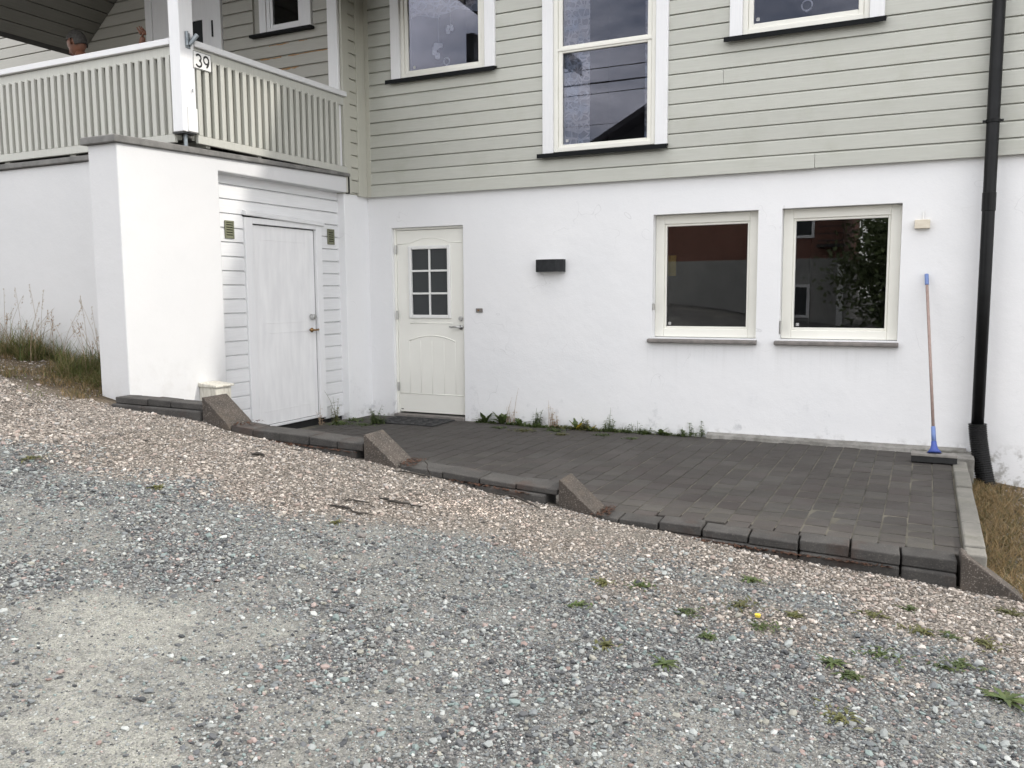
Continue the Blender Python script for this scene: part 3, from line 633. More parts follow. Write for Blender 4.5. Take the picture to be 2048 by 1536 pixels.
mb = MB().box(-2.50, -2.40, PY-.05, PY-.002, 2.76, 5.05); mb.box(-1.42, -1.30, PY-.05, PY-.002, 2.76, 5.05); mb.box(-2.40, -1.42, PY-.05, PY-.002, 4.93, 5.05); mb.build('frame', M['white_z'], pd, .003)
weld(wall_holes(MB(), -2.395, -1.425, 2.78, 4.925, [(-1.95, -1.60, 4.12, 4.55), (-1.95, -1.60, 3.66, 4.09)], .03, .0, lambda u, d, z: (u, PY-d, z)).build('leaf', M['white_z'], pd))
for z in (4.12, 3.66): MB().box(-1.96, -1.59, PY-.014, PY-.010, z-.01, z+.44).build('pane', M['frosted'], pd)
for z in (4.42, 4.02): MB().box(-1.435, -1.415, PY-.06, PY-.028, z-.09, z+.09).build('hinge', M['black'], pd)
mb = MB()
for (x, z, l, hh) in ((-.62, 4.135, .28, .010), (-.35, 4.0, .55, .011), (-.75, 4.0, .3, .012), (-.45, 3.865, .24, .013), (-.80, 3.865, .35, .008), (-.2, 4.135, .12, .007)):
    n_ = 9; top = [(x+l*k/n_, z-.004+rnd.uniform(-.004, .004)) for k in range(n_+1)]; bot = [(x+l*k/n_, z-.004-hh*rnd.uniform(.4, 1.5)) for k in range(n_, -1, -1)]
    mb.prism(top+bot, PY-.0268, PY-.0286, lambda a, p, q: (p, a, q))
mb.build('peeled_paint_patch', M['bare'], house)
# porch roof: 38 degree soffit of boards falling to the left eave
sl = math.tan(R(39.))
ex, ez = -3.66, 4.42
for side in (0, 1):
    k = 0
    while k < 14:
        a, c = k*.165, (k+1)*.165-.012
        px_ = lambda s: ex+s*math.cos(R(39)) if side == 0 else 1.52-s*math.cos(R(39))
        pz_ = lambda s: ez+s*math.sin(R(39))
        nx_, nz_ = (-math.sin(R(39)), math.cos(R(39))) if side == 0 else (math.sin(R(39)), math.cos(R(39)))
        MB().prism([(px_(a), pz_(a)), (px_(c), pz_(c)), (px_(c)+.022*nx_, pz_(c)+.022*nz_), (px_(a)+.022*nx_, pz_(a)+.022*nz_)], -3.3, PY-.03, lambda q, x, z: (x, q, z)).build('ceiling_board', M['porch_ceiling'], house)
        k += 1
apx, apz = (ex+1.52)/2, ez+(1.52-ex)/2*sl
MB().prism([(ex-.1, ez-.06), (apx, apz+.03), (1.62, ez-.06), (1.62, ez+.14), (apx, apz+.24), (ex-.1, ez+.14)], -3.45, 1.5, lambda q, x, z: (x, q, z+.03)).build('porch_roof', M['rooftile'], house)

# ------------------------------------------------------------------ porch post, railings
PXa, PXb, PYa, PYb = .25, .372, -2.712, -2.557
post = thing('porch_post', 'white square corner post of the porch on a steel foot', 'post', (.31, -2.635, 2.62))
MB().box(PXa-.31, PXb-.31, PYa+2.635, PYb+2.635, .135, 2.3).build('post_shaft', M['white_z'], post, .004)
MB().box(PXb-.31, PXb-.31+.012, -.03, .078, .14, .34).build('patch_plate', M['signwhite'], post, .002)
MB().box(-.075, .055, -.07, .07, .120, .134).build('foot_plate', M['black'], post)
MB().tube([(-.0, 0, -.02), (-.0, 0, .12)], .017, 10).build('threaded_rod', M['galv'], post)
MB().tube([(PXb-.31+.014, .03, .47), (PXb-.31+.015, .03, .50)], .004, 6).build('screw', M['galv'], post)
fh = thing('flag_holder', 'blue grey metal flag pole bracket on the white porch post', 'flag holder', (PXb, -2.62, 3.50))
MB().box(.001, .008, -.035, .02, -.05, .08).build('back_plate', M['galv'], fh, .003)
MB().tube([(.01, .0, -.02), (.055, .052, .07)], .019, 12).build('socket', M['galv'], fh)
MB().tube([(.012, -.022, -.03), (.016, -.026, .085)], .014, 10).build('clamp', M['galv'], fh)
RZ = dict(bot=(2.672, 2.742), top=(3.392, 3.478), cap=(3.482, 3.535))
def railing(label, u0, u1, fn, first):
    r = thing('balcony_railing', label, 'railing', fn(u0, 0, 2.67), 'slatted porch railings')
    L = u1-u0; o0 = Vector(fn(u0, 0, 2.67)); f = lambda a, d, z: tuple(Vector(fn(u0+a, d, z))-o0)
    bx = lambda a, b, c, d, e, g: MB().prism([(c, e), (d, e), (d, g), (c, g)], a, b, f)
    bx(0, L, -.012, .022, *RZ['bot']).build('bottom_rail', M['rail'], r, .004)
    bx(0, L, -.012, .004, *RZ['top']).build('top_board', M['rail'], r, .003)
    bx(-.01, L, -.045, .038, *RZ['cap']).build('handrail', M['white_x'] if first else M['white_y'], r, .006, 2)
    bx(0, L, -.058, -.048, RZ['bot'][1]-.04, RZ['top'][1]).build('backing_panel', M['rail'], r)
    n_ = int((L-.02)/.0925)
    me_ = None
    for k in range(n_):
        a = (L-.078-k*.0925) if first else .018+k*.0925
        if me_ is None:
            s = bx(0, .048, -.014, .018, RZ['bot'][1]+.001, RZ['top'][0]+.012).build('slat', M['rail'], r, .003); me_ = s.data
        else:
            s = bpy.data.objects.new('slat', me_); col.objects.link(s); s.parent = r
            bb = s.modifiers.new('bevel', 'BEVEL'); bb.width = .003; bb.segments = 1
        s.location = Vector(f(a, 0, 2.67))
        s.rotation_euler = (0, 0, 0)
    return r
ra = railing('slatted railing on the left run of the porch, in the shade', -3.75, .245, lambda a, d, z: (a, -2.672-d, z), True)
rb = railing('slatted railing beside the house number, running back to the house', -2.552, -.425, lambda a, d, z: (.352+d, a, z), False)
sg = thing('number_sign', 'white enamel house number sign reading 39 on the railing', 'sign', (.374, -2.475, 3.377))
MB().box(-.002, .006, -.104, .104, -.074, .074).build('plate', M['signwhite'], sg, .002)
mb = MB()
for a, b, c, d in ((-.102, .102, .068, .072), (-.102, .102, -.072, -.068), (-.102, -.098, -.068, .068), (.098, .102, -.068, .068)): mb.box(.0062, .0068, a, b, c, d)
mb.build('border', M['blackprint'], sg)
def digit(pts, r=.0085):
    mb = MB(); mb.tube([(.0070, y, z) for y, z in pts], r, 8)
    for i, v in enumerate(mb.v): mb.v[i] = (.0062+(v[0]-.0070)*.06+.0006, v[1], v[2])
    return mb
def arcp(cy_, cz_, ry, rz_, a0, a1, n_=14): return [(cy_+ry*math.cos(R(a0+(a1-a0)*k/n_)), cz_+rz_*math.sin(R(a0+(a1-a0)*k/n_))) for k in range(n_+1)]
three = arcp(-.042, .023, .027, .025, 160, -80)+arcp(-.042, -.026, .031, .027, 80, -160)
nine = arcp(.044, .016, .029, .032, 0, 360)+arcp(.020, .016, .053, .066, 0, -62)
digit(three).build('digit', M['blackprint'], sg); digit(nine).build('digit', M['blackprint'], sg)

# ------------------------------------------------------------------ paving
def pave_z(x, y): return -.04+np.clip(-y/3.1, 0, 1.1)*np.clip((5.1-x)*.033, -.045, .02)
paving = tag(MB().box(.24, 6.36, -3.02, .04, -.30, -.115).build('paving_base', M['joint']), kind='structure')
mb = MB()
gxs = np.linspace(.24, 6.36, 13); gys = [-3.0, -2, -1, .04]
for i in range(12):
    for j in range(3):
        mb.quad(*[(a, c, float(pave_z(a, c))-.0045) for a, c in ((gxs[i], gys[j]), (gxs[i+1], gys[j]), (gxs[i+1], gys[j+1]), (gxs[i], gys[j+1]))])
pav = tag(mb.build('paving', M['joint']), kind='structure')
pav.location = (0, 0, 0)
PW = .1425
LENS = (.13, .215, .175, .215)
def paver_mesh(l):
    return None
cands = []
x = 6.35
ci_ = 0
while x > .40:
    xa = x-PW; y = -.012 - rnd.random()*.1
    first = True
    while y > -3.45:
        l = rnd.choice(LENS) if not first else rnd.choice((.10, .15, .2)); first = False
        yb = y-l; xc = x-PW/2; lim = yl(xc)+.16
        if y-.06 < lim: break
        cands.append((x-PW/2, (y+max(yb, lim))/2, PW, y-max(yb, lim))); y = yb
    x = xa; ci_ += 1
def scr(xc, yc, w, l):
    d = Vector((xc, yc, -.04))-CAM; return w*l/d.length**3
cands.sort(key=lambda c: -scr(*c))
cache = {}
rest = MB()
for k, (xc, yc, w, l) in enumerate(cands):
    z = float(pave_z(xc, yc))
    if k < 300:
        key = round(l/.01)*.01
        if key not in cache:
            cache[key] = MB().box(-w/2+.0028, w/2-.0028, -key/2+.0032, key/2-.0032, -.06, 0).mesh('paver'); cache[key].materials.append(M['paver'])
        o = bpy.data.objects.new('paver', cache[key]); col.objects.link(o); o.parent = pav
        o.location = (xc, yc, z+rnd.uniform(-.0025, .002)); o.rotation_euler = (rnd.gauss(0, .006), rnd.gauss(0, .007), rnd.gauss(0, .008))
        bb = o.modifiers.new('bevel', 'BEVEL'); bb.width = .006; bb.segments = 2
    else:
        z += rnd.uniform(-.002, .002)
        rest.box(xc-w/2+.003, xc+w/2-.003, yc-l/2+.0025, yc+l/2-.0025, z-.06, z)
ob = rest.build('pavers_beyond', M['paver'], pav, .005); ob['kind'] = 'stuff'
print('pavers', len(cands))

# kerb: a stepped row of stones, each section closed by a sloping wedge stone
kerb = thing('stepped_kerb', 'stepped dark stone kerb with sloping wedge stones between drive and paving', 'kerb', (3.3, -3.37, 0))
KO = Vector((3.3, -3.37, 0))
ang = math.atan(.057)
def kp(u, d, z):                                    # u = world x of the front line, d = depth behind it
    return tuple(Vector((u-d*math.sin(ang), yl(u)+d*math.cos(ang), z))-KO)
def kbox(name, u0, u1, d0, d1, z0a, z0b, z1a, z1b, mt, bev=.007):
    mb = MB(); i = 0
    mb.v = [kp(u0, d0, z0a), kp(u1, d0, z0b), kp(u1, d1, z0b), kp(u0, d1, z0a), kp(u0, d0, z1a), kp(u1, d0, z1b), kp(u1, d1, z1b), kp(u0, d1, z1a)]
    mb.f = [(0, 3, 2, 1), (4, 5, 6, 7), (0, 1, 5, 4), (1, 2, 6, 5), (2, 3, 7, 6), (3, 0, 4, 7)]
    return mb.build(name, mt, kerb, bev, 2)
def section(js, ztop, zled, dep, seed, gap=.006, low=-.5, lowj=None):
    r = random.Random(seed); u0_, u1_ = js[0], js[-1]
    zt_ = lambda u: np.interp(u, [u0_, u1_], ztop); zl_ = lambda u: np.interp(u, [u0_, u1_], zled)
    for a, b in zip(js, js[1:]):
        j = r.uniform(-.007, .006); q = r.uniform(-.012, .012)
        kbox('kerb_stone', a+gap/2, b-gap/2, q, dep, zl_(a)+.003, zl_(b)+.003, zt_(a)+j, zt_(b)+j+r.uniform(-.007, .007), M['kerb'], .007)
    lj = lowj or [u0_+(u1_-u0_)*k/2 for k in range(3)]
    for a, b in zip(lj, lj[1:]):
        kbox('base_stone', a+gap/2, b-gap/2, -.022+r.uniform(-.006, .006), dep-.02, low, low, zl_(a), zl_(b), M['kerb'], .012)
section([.36, .50, .70, .93, 1.248], (.572, .553), (.515, .495), .16, 1, lowj=[.34, .66, 1.245])
section([1.50, 1.70, 1.95, 2.20, 2.44, 2.652], (.395, .330), (.318, .276), .22, 2, lowj=[1.62, 2.1, 2.60])
section([2.94, 3.26, 3.527, 3.784, 4.072], (.206, .128), (.150, .085), .22, 3, lowj=[3.0, 3.5, 4.0], gap=.008)
section([4.34, 4.47, 4.714, 4.974, 5.243, 5.519, 5.79, 6.048, 6.325], (-.008, -.075), (-.055, -.142), .17, 4, gap=.011, lowj=[4.5, 4.97, 5.52, 6.046, 6.323])
def wedge(u0, u1, z1, z0, dep, low=-.5, d0=-.012, top=.0):
    mb = MB(); prof = [(u0, low), (u1+.02, low), (u1+.02, z0-.03), (u1, z0), (u0+top, z1), (u0, z1-.002)]
    n_ = len(prof)
    mb.v = [kp(u, d0, z) for u, z in prof]+[kp(u, dep, z) for u, z in prof]
    mb.f = [tuple(range(n_-1, -1, -1)), tuple(range(n_, 2*n_))]+[(k, (k+1) % n_, n_+(k+1) % n_, n_+k) for k in range(n_)]
    mb.build('wedge_stone', M['wedge'], kerb, .009, 2)
wedge(1.256, 1.485, .602, .412, .25, top=.01)
wedge(2.664, 2.905, .400, .210, .23, top=.01)
wedge(4.084, 4.322, .196, -.002, .21, top=.01)
wedge(6.337, 6.625, -.028, -.232, .13, top=.012)
# moss and leaf litter gathered on the base stones and at the feet of the wedges
mb = MB(); r_ = random.Random(3)
def litter(u0, u1, za, zb, d0, d1, n_, s=.010):
    for _ in range(n_):
        u = min(u1+.06, max(u0-.06, r_.gauss((u0+u1)/2, (u1-u0)/3.4))) if u1-u0 < .25 else r_.uniform(u0, u1); z = np.interp(u, [u0, u1], [za, zb]); d = r_.uniform(d0, d1); p = Vector(kp(u, d, z))
        a = r_.uniform(0, 6.28); q = s*r_.uniform(.5, 1.5); e1 = Vector((math.cos(a), math.sin(a), r_.uniform(-.4, .4)))*q; e2 = Vector((-math.sin(a), math.cos(a), r_.uniform(-.4, .4)))*q*.6
        mb.quad(tuple(p-e1-e2), tuple(p+e1-e2), tuple(p+e1+e2+Vector((0, 0, q*.4))), tuple(p-e1+e2))
litter(5.2, 6.0, -.108, -.135, -.035, .0, 240); litter(4.9, 5.5, -.085, -.115, -.05, -.01, 110); litter(2.90, 3.02, .212, .206, -.01, .24, 110, .008); litter(4.31, 4.40, .0, -.005, -.03, .23, 110, .008); litter(1.66, 2.6, .318, .272, -.03, .0, 160)
litter(1.49, 1.62, .405, .4, 0, .3, 60, .007); litter(3.3, 3.9, .14, .09, -.03, 0, 90)
o = mb.build('moss_litter', M['moss'], kerb); o['kind'] = 'stuff'
# right edging and wall footing
ed = thing('paving_edging', 'pale grey concrete edging along the right end of the paving', 'edging', (6.41, -1.8, 0))
yy = -.38
while yy > -3.1:
    y2 = max(yy-.52, -3.13)
    MB().box(-.052, .052, y2+1.8+.002, yy+1.8-.002, -.5, -.026+.01*math.sin(yy*5)-.004*(-yy)).build('edging_stone', M['edging'], ed, .010, 2); yy = y2
ft = MB(); r_ = random.Random(8)
xx = 4.25
pts = []
while xx < 6.50:
    pts.append((xx, -.04-.035*(xx-4.25)/2.2-r_.uniform(0, .035))); xx += .06
for (a, p), (c, q) in zip(pts, pts[1:]):
    ft.quad((a, .005, .012), (c, .005, .012), (c, q, -.012), (a, p, -.012)); ft.quad((a, p, -.012), (c, q, -.012), (c, q-.01, -.06), (a, p-.01, -.06))
ft.box(6.36, 6.52, -.37, .0, -.5, -.016)
ft.build('wall_footing', M['ledge'], house, .004)

# ------------------------------------------------------------------ things on the walls and on the paving
lamp = thing('wall_lamp', 'black half round outdoor wall lamp on the white wall', 'lamp', (2.607, 0, 1.64))
prof = [(0, 0)]+[(-.105*math.sin(math.pi*k/12)**.8, 0) for k in range(0)]
pl = [(-.155, .0), (-.155, -.055), (-.145, -.075), (-.08, -.105), (0, -.114), (.08, -.105), (.145, -.075), (.155, -.055), (.155, .0)]
mb = MB(); n_ = len(pl)
outer = pl; inner = [(x*.965, y*.93 if y else 0) for x, y in pl]
for zz in (-.063, .063): mb.v += [(x, y, zz) for x, y in outer]
mb.v += [(x, y, zz) for zz in (-.063, .063) for x, y in inner]
for k in range(n_-1):
    mb.f += [(k, k+1, n_+k+1, n_+k), (2*n_+k, 3*n_+k, 3*n_+k+1, 2*n_+k+1), (k, 2*n_+k, 2*n_+k+1, k+1), (n_+k, n_+k+1, 3*n_+k+1, 3*n_+k)]
mb.build('lamp_shade', M['lamp'], lamp)
MB().prism([(x, y) for x, y in [(p*.95, q*.9) for p, q in pl]], -.045, .045, lambda a, p, q: (p, q-.001, a)).build('diffuser', M['lampglass'], lamp)
MB().box(-.15, .15, -.004, -.0005, -.06, .06).build('back_plate', M['black'], lamp)
db = thing('door_bell', 'small grey brown doorbell button right of the cream door', 'doorbell', (1.757, 0, 1.178))
MB().box(-.040, .040, -.016, -.0005, -.022, .022).build('bell_case', M['slate'], db, .004)
MB().tube([(-.004, -.014, 0), (-.004, -.022, 0)], .010, 12).build('bell_button', M['brass'], db)
wbk = thing('wood_block', 'small pale wooden block fixed to the wall above the broom', 'wooden block', (6.056, 0, 1.925))
MB().box(-.06, .06, -.05, -.001, -.04, .035).build('block', M['rawwood'], wbk, .004)
mb = MB().tube([(.004, -.02, .034), (.006, -.012, .105)], .008, 8); mb.build('plug', M['signwhite'], wbk)
# broom leaning on the wall
br = thing('broom', 'push broom with wooden handle and blue sockets leaning on the white wall', 'broom', (6.22, -.50, -.04))
top = Vector((-.115, .468, 1.54)); foot = Vector((.0, -.01, .10)); ax = (top-foot).normalized(); P_ = lambda t: tuple(foot+(top-foot)*t)
MB().tube([P_(.10), P_(.5), P_(.95)], .0125, 12).build('handle', M['handle'], br, smooth=True)
MB().tube([P_(.935), P_(.94), P_(.998), P_(1.0)], [.0145, .0165, .0165, .010], 12).build('grip', M['blue2'], br, smooth=True)
MB().tube([P_(.045), P_(.13)], [.019, .017], 12).build('sleeve', M['blue2'], br, smooth=True)
mb = MB().tube([P_(-.012), P_(.01), P_(.03), P_(.048)], [.056, .030, .022, .021], 14); mb.build('socket', M['blue'], br, smooth=True)
MB().box(-.17, .17, -.058, .05, .052, .078).build('head', M['broomhead'], br, .006, 2)
bb = MB(); r_ = random.Random(4)
for i in range(46):
    for j in range(9):
        x_ = -.165+i*.330/45; y_ = -.040+j*.08/8
        bb.box(x_-.0036, x_+.0036, y_-.004+(y_*.25), y_+.004+(y_*.25), .002+r_.uniform(0, .006), .052)
bb.build('bristles', M['bristle'], br)
# downpipe
dp = thing('downpipe', 'black round rainwater downpipe ending in a corrugated plastic hose', 'downpipe', (6.54, -.13, .2))
MB().tube([(.0, .0, .0), (.0, .0, 1.2), (.0, .0, 5.2)], .048, 20).build('pipe', M['pipe'], dp, smooth=True)
MB().tube([(0, 0, 1.80), (0, 0, 1.95)], .052, 20).build('pipe_joint', M['pipe'], dp, .003)
mb = MB().tube([(0, 0, 2.505), (0, 0, 2.53)], .053, 20); mb.box(-.075, .075, -.008, .008, 2.508, 2.527); mb.box(-.012, .012, .04, .12, 2.508, 2.527)
mb.build('bracket', M['pipe'], dp)
pts, rr = [], []
for k in range(121):
    t = k/120; pts.append((.012*math.sin(t*2.2)+.085*t**1.7, -.0-.10*t**1.6, .045-.545*t)); rr.append(.066+(.0055 if (k % 4) < 2 else -.001))
MB().tube(pts, rr, 22).build('corrugated_hose', M['hose'], dp)
# electrical box, marked with worn scribbles
ub = thing('utility_box', 'small chipped white utility box on the sunlit wall behind the kerb', 'utility box', (.36, -2.565, .28))
MB().box(.001, .19, -.095, .095, -.2, .275).build('case', M['box'], ub, .006, 2)
MB().prism([(.0, .276), (.215, .276), (.215, .295), (.0, .315)], -.110, .110, lambda a, d, z: (d, a, z)).build('lid', M['box'], ub, .004)
mb = MB()
for y, z, w, hh in ((-.055, .205, .018, .005), (-.045, .190, .006, .022), (-.055, .165, .010, .008), (-.068, .172, .006, .006), (-.02, .208, .006, .012), (.0, .20, .010, .005), (.014, .208, .005, .010), (.03, .20, .005, .014), (.05, .195, .008, .005), (.06, .18, .005, .012), (.035, .182, .008, .004)): mb.box(.1902, .1912, y-w/2, y+w/2, z-hh/2, z+hh/2)
mb.build('worn_marking', M['brownmark'], ub)
# doormat
dm = thing('doormat', 'black moulded rubber doormat in front of the cream door', 'doormat', (1.10, -.32, -.037), )
MB().box(-.38, .38, -.235, .235, 0, .008).build('mat_base', M['mat'], dm, .003)
mb = frame = MB()
for a, b, c, d in ((-.38, .38, -.235, -.205), (-.38, .38, .205, .235), (-.38, -.35, -.205, .205), (.35, .38, -.205, .205)): mb.box(a, b, c, d, .0082, .014)
mb.build('mat_border', M['mat'], dm, .002)
mb = MB(); r_ = random.Random(6)
for i in range(5):
    for j in range(3):
        cx_, cy_ = -.27+i*.135, -.13+j*.13
        mb.tube([(cx_+.045*math.cos(t)*(1-.3*math.sin(2*t)), cy_+.045*math.sin(t), .0105) for t in [k*6.28/10 for k in range(11)]], .006, 5)
        mb.tube([(cx_+.02*math.cos(t), cy_+.02*math.sin(t), .0105) for t in [k*6.28/7 for k in range(8)]], .005, 5)
mb.build('mat_scrolls', M['mat'], dm)

# ------------------------------------------------------------------ things hanging in the windows
def curtain(name, label, x0_, x1_, z0_, z1_, y_, waves, amp, mt, sag=0.):
    mb = MB(); nx_, nz_ = 24, 10
    for i in range(nx_+1):
        for j in range(nz_+1):
            u, v = i/nx_, j/nz_
            mb.v.append((x0_+(x1_-x0_)*u, y_+amp*math.sin(u*waves*6.28), z0_+(z1_-z0_)*v+(sag*math.sin(u*12.5)*.5 if j == 0 else 0)))
    for i in range(nx_):
        for j in range(nz_): k = i*(nz_+1)+j; mb.f.append((k, k+nz_+1, k+nz_+2, k+1))
    o = mb.build(name, mt, smooth=True); tag(o, label, 'curtain', 'lace curtains in the upper windows'); return o
curtain('lace_curtain', 'patterned lace curtain hanging at the left of the tall window', 2.70, 3.02, 2.80, 4.7, .012, 2.5, .018, M['lace'])
curtain('lace_curtain', 'narrow lace curtain hanging at the right of the tall window', 3.585, 3.70, 2.80, 4.7, .012, 1.5, .014, M['lace'])
curtain('lace_valance', 'pale green scalloped valance along the top of the left upper window', .90, 1.88, 4.33, 4.75, .02, 6, .012, M['lace'], .05)
def petals(name, label, x_, y_, z_, s, cords):
    t_ = thing(name, label, 'ornament', (x_, y_, z_), 'ornaments hanging in the left upper window')
    r_ = random.Random(int(z_*1000))
    for k in range(6):
        a = r_.uniform(0, 6.28); q = Vector((math.cos(a)*.55*s, 0, math.sin(a)*.7*s)); mb = MB(); w_ = s*r_.uniform(.3, .5)
        mb.v = [tuple(q+Vector((w_*math.cos(b), -.01*math.cos(3*b)-.004*k, w_*math.sin(b)))) for b in [j*6.28/9 for j in range(9)]]; mb.f = [tuple(range(9))]
        mb.build('petal', M['orchid'], t_)
    MB().tube([(0, .003, 0), (.0, .003, cords)], .0015, 5).build('cord', M['orchid'], t_)
petals('hanging_flower', 'large white paper flower hanging low in the left upper window', 1.29, .008, 3.96, .085, .45)
petals('hanging_flower', 'small white paper flower hanging high in the left upper window', 1.435, .008, 4.16, .055, .3)
def ring(label, x_, z_, s, cord):
    t_ = thing('window_ring', label, 'ornament', (x_, .01, z_))
    MB().tube([(s*math.cos(a), 0, s*math.sin(a)) for a in [k*6.2832/20 for k in range(21)]], s*.16, 6, False).build('ring', M['orchid'], t_, smooth=True)
    MB().tube([(0, 0, -s*.9), (0, .0, -s*1.25)], s*.3, 8).build('ring_foot', M['orchid'], t_)
ring('white ring ornament low in the left upper window beside the paper flower', 1.385, 3.835, .035, .0)
ring('white ring ornament in the upper window nearest the downpipe', 5.06, 3.87, .045, .0)
yp = thing('yellow_notice', 'yellow paper notice inside the square window nearer the lamp', 'notice', (3.84, .16, 1.62))
MB().box(-.055, .035, 0, .002, -.10, .10).build('sheet', M['notice'], yp)

# ------------------------------------------------------------------ weeds, grass, sticks
def leaf_poly(mb, base, direc, length, width, droop, lobes=0, seed=0):
    r_ = random.Random(seed); n_ = 6; d = Vector(direc).normalized(); side = d.cross(Vector((0, 0, 1)))
    side = side.normalized() if side.length > .05 else Vector((1, 0, 0)); i = len(mb.v); p = Vector(base)
    for k in range(n_+1):
        t = k/n_; w_ = width*math.sin(math.pi*min(1, .12+t*.88)**.8)*(1 if not lobes or k % 2 else .6)
        c = p+d*length*t+Vector((0, 0, -droop*length*t*t))
        mb.v += [tuple(c-side*w_+Vector((0, 0, w_*.25))), tuple(c), tuple(c+side*w_+Vector((0, 0, w_*.25)))]
        if k: j = i+3*k; mb.f += [(j-3, j-2, j+1, j), (j-2, j-1, j+2, j+1)]
def stalk(mb, base, h_, lean, r_, seed, leaves=5, lw=.006):
    q = random.Random(seed); a = q.uniform(0, 6.28); pts = [Vector(base)+Vector((math.cos(a)*lean*t*t, math.sin(a)*lean*t*t, h_*t)) for t in (0, .35, .7, 1)]
    mb.tube([tuple(p) for p in pts], [r_, r_*.8, r_*.6, r_*.3], 4)
    for k in range(leaves):
        t = q.uniform(.15, .95); b = Vector(base)+Vector((math.cos(a)*lean*t*t, math.sin(a)*lean*t*t, h_*t)); c = q.uniform(0, 6.28)
        leaf_poly(mb, tuple(b), (math.cos(c), math.sin(c), .5), q.uniform(.03, .065)*(1.2-t*.6), lw*1.35*q.uniform(.7, 1.3), .5, 0, q.random())
def dandelion(loc, s, n_, label, seed, group='leafy weeds along the white wall', mt='leaf'):
    w_ = thing('dandelion_plant', label, 'weed', loc, group); r_ = random.Random(seed)
    for k in range(n_):
        a = 6.28*k/n_+r_.uniform(-.3, .3); mb = MB(); leaf_poly(mb, (0, 0, 0), (math.cos(a), math.sin(a), r_.uniform(.5, 1.9)*(.3 if 'gravel' in group else 1)), s*r_.uniform(.9, 1.5), s*r_.uniform(.11, .18)*(1 if 'gravel' in group else 1.65), r_.uniform(.1, .45), 1, k)
        mb.build('leaf', M['yellow'] if mt == 'mix' and k % 4 == 0 else M['leaf'], w_, smooth=True)
    return w_
def stalk_weed(loc, hs, label, seed, mt='leaf', name='stalky_weed', group='leafy weeds along the white wall', spread=.05, lv=6):
    w_ = thing(name, label, 'weed', loc, group); r_ = random.Random(seed); mb = MB()
    for h_ in [q_*z_ for q_ in hs for z_ in (.95, .7, .5, .4)]: stalk(mb, (r_.uniform(-spread, spread), r_.uniform(-spread*.5, spread*.5), 0), h_, h_*r_.uniform(.05, .35), .0030, r_.random(), lv)
    mb.build('stems', M[mt], w_)
    return w_
def low_weed(loc, s, n_, label, seed, mt='leaf', group='small weeds growing through the gravel', flat=.35, name='low_weed', along=.8):
    w_ = thing(name, label, 'weed', loc, group); r_ = random.Random(seed); mb = MB()
    for k in range(int(n_*1.7)):
        a = r_.uniform(0, 6.28); q = s*abs(r_.gauss(0, .5)); b = (q*math.cos(a), q*math.sin(a)*along, 0)
        c = r_.uniform(0, 6.28); leaf_poly(mb, b, (math.cos(c), math.sin(c), r_.uniform(.1, 1.2)*flat*2.2), r_.uniform(.018, .06 if 'gravel' in group else .08), r_.uniform(.002, .007 if 'gravel' in group else .009), .4, 0, k)
    mb.build('foliage', M[mt], w_); return w_
zp_ = lambda x_, y_: float(pave_z(x_, y_))-.002
dandelion((1.84, -.05, zp_(1.8, -.05)), .15, 9, 'broad leaved green weed against the wall nearest the cream door', 1)
dandelion((2.05, -.06, zp_(2, -.06)), .16, 11, 'largest broad leaved weed at the wall base, right of the cream door', 2)
dandelion((2.26, -.08, zp_(2, -.06)), .11, 7, 'broad leaved weed third from the cream door along the wall', 3)
dandelion((2.93, -.10, zp_(3, -.1)), .12, 9, 'half yellowed broad leaved weed at the wall below the lamp', 4, mt='mix')
dandelion((3.10, -.14, zp_(3, -.1)), .09, 7, 'small yellow and green weed just right of the half yellowed weed', 14, mt='mix')
dandelion((3.80, -.06, zp_(3.8, -.1)), .11, 8, 'green leafy weed at the wall below the square window nearer the lamp', 5)
stalk_weed((2.15, -.05, zp_(2, 0)), (.42, .2, .15), 'tall thin seed stalk rising among broad leaves by the wall', 6, 'redstalk', lv=1)
stalk_weed((2.47, -.07, zp_(2, 0)), (.22, .18, .15, .12, .2), 'upright stalky weed under the wall lamp', 7)
stalk_weed((2.66, -.08, zp_(2, 0)), (.24, .30, .14, .18), 'taller reddish stalky weed under the wall lamp', 8, 'redstalk', lv=3)
stalk_weed((3.28, -.08, zp_(3, 0)), (.26, .2, .16, .1, .12), 'tallest stalky weed between lamp and windows', 9, lv=4)
stalk_weed((3.02, -.10, zp_(3, 0)), (.12, .14, .1, .16, .09), 'short bushy weed behind the yellowed leaves', 19, 'leaf2')
stalk_weed((3.5, -.08, zp_(3.5, 0)), (.12, .1, .09, .14, .08), 'fine grassy weed at the wall left of the window sill', 10, lv=2, spread=.12)
stalk_weed((4.10, -.06, zp_(4, 0)), (.14, .11, .09, .17, .08), 'dark stalky weed at the wall where the rough footing starts', 11, spread=.1)
stalk_weed((3.64, -.07, zp_(3.7, 0)), (.08, .07, .06, .05), 'tiny tuft at the wall under the left end of the sill', 20, spread=.06)
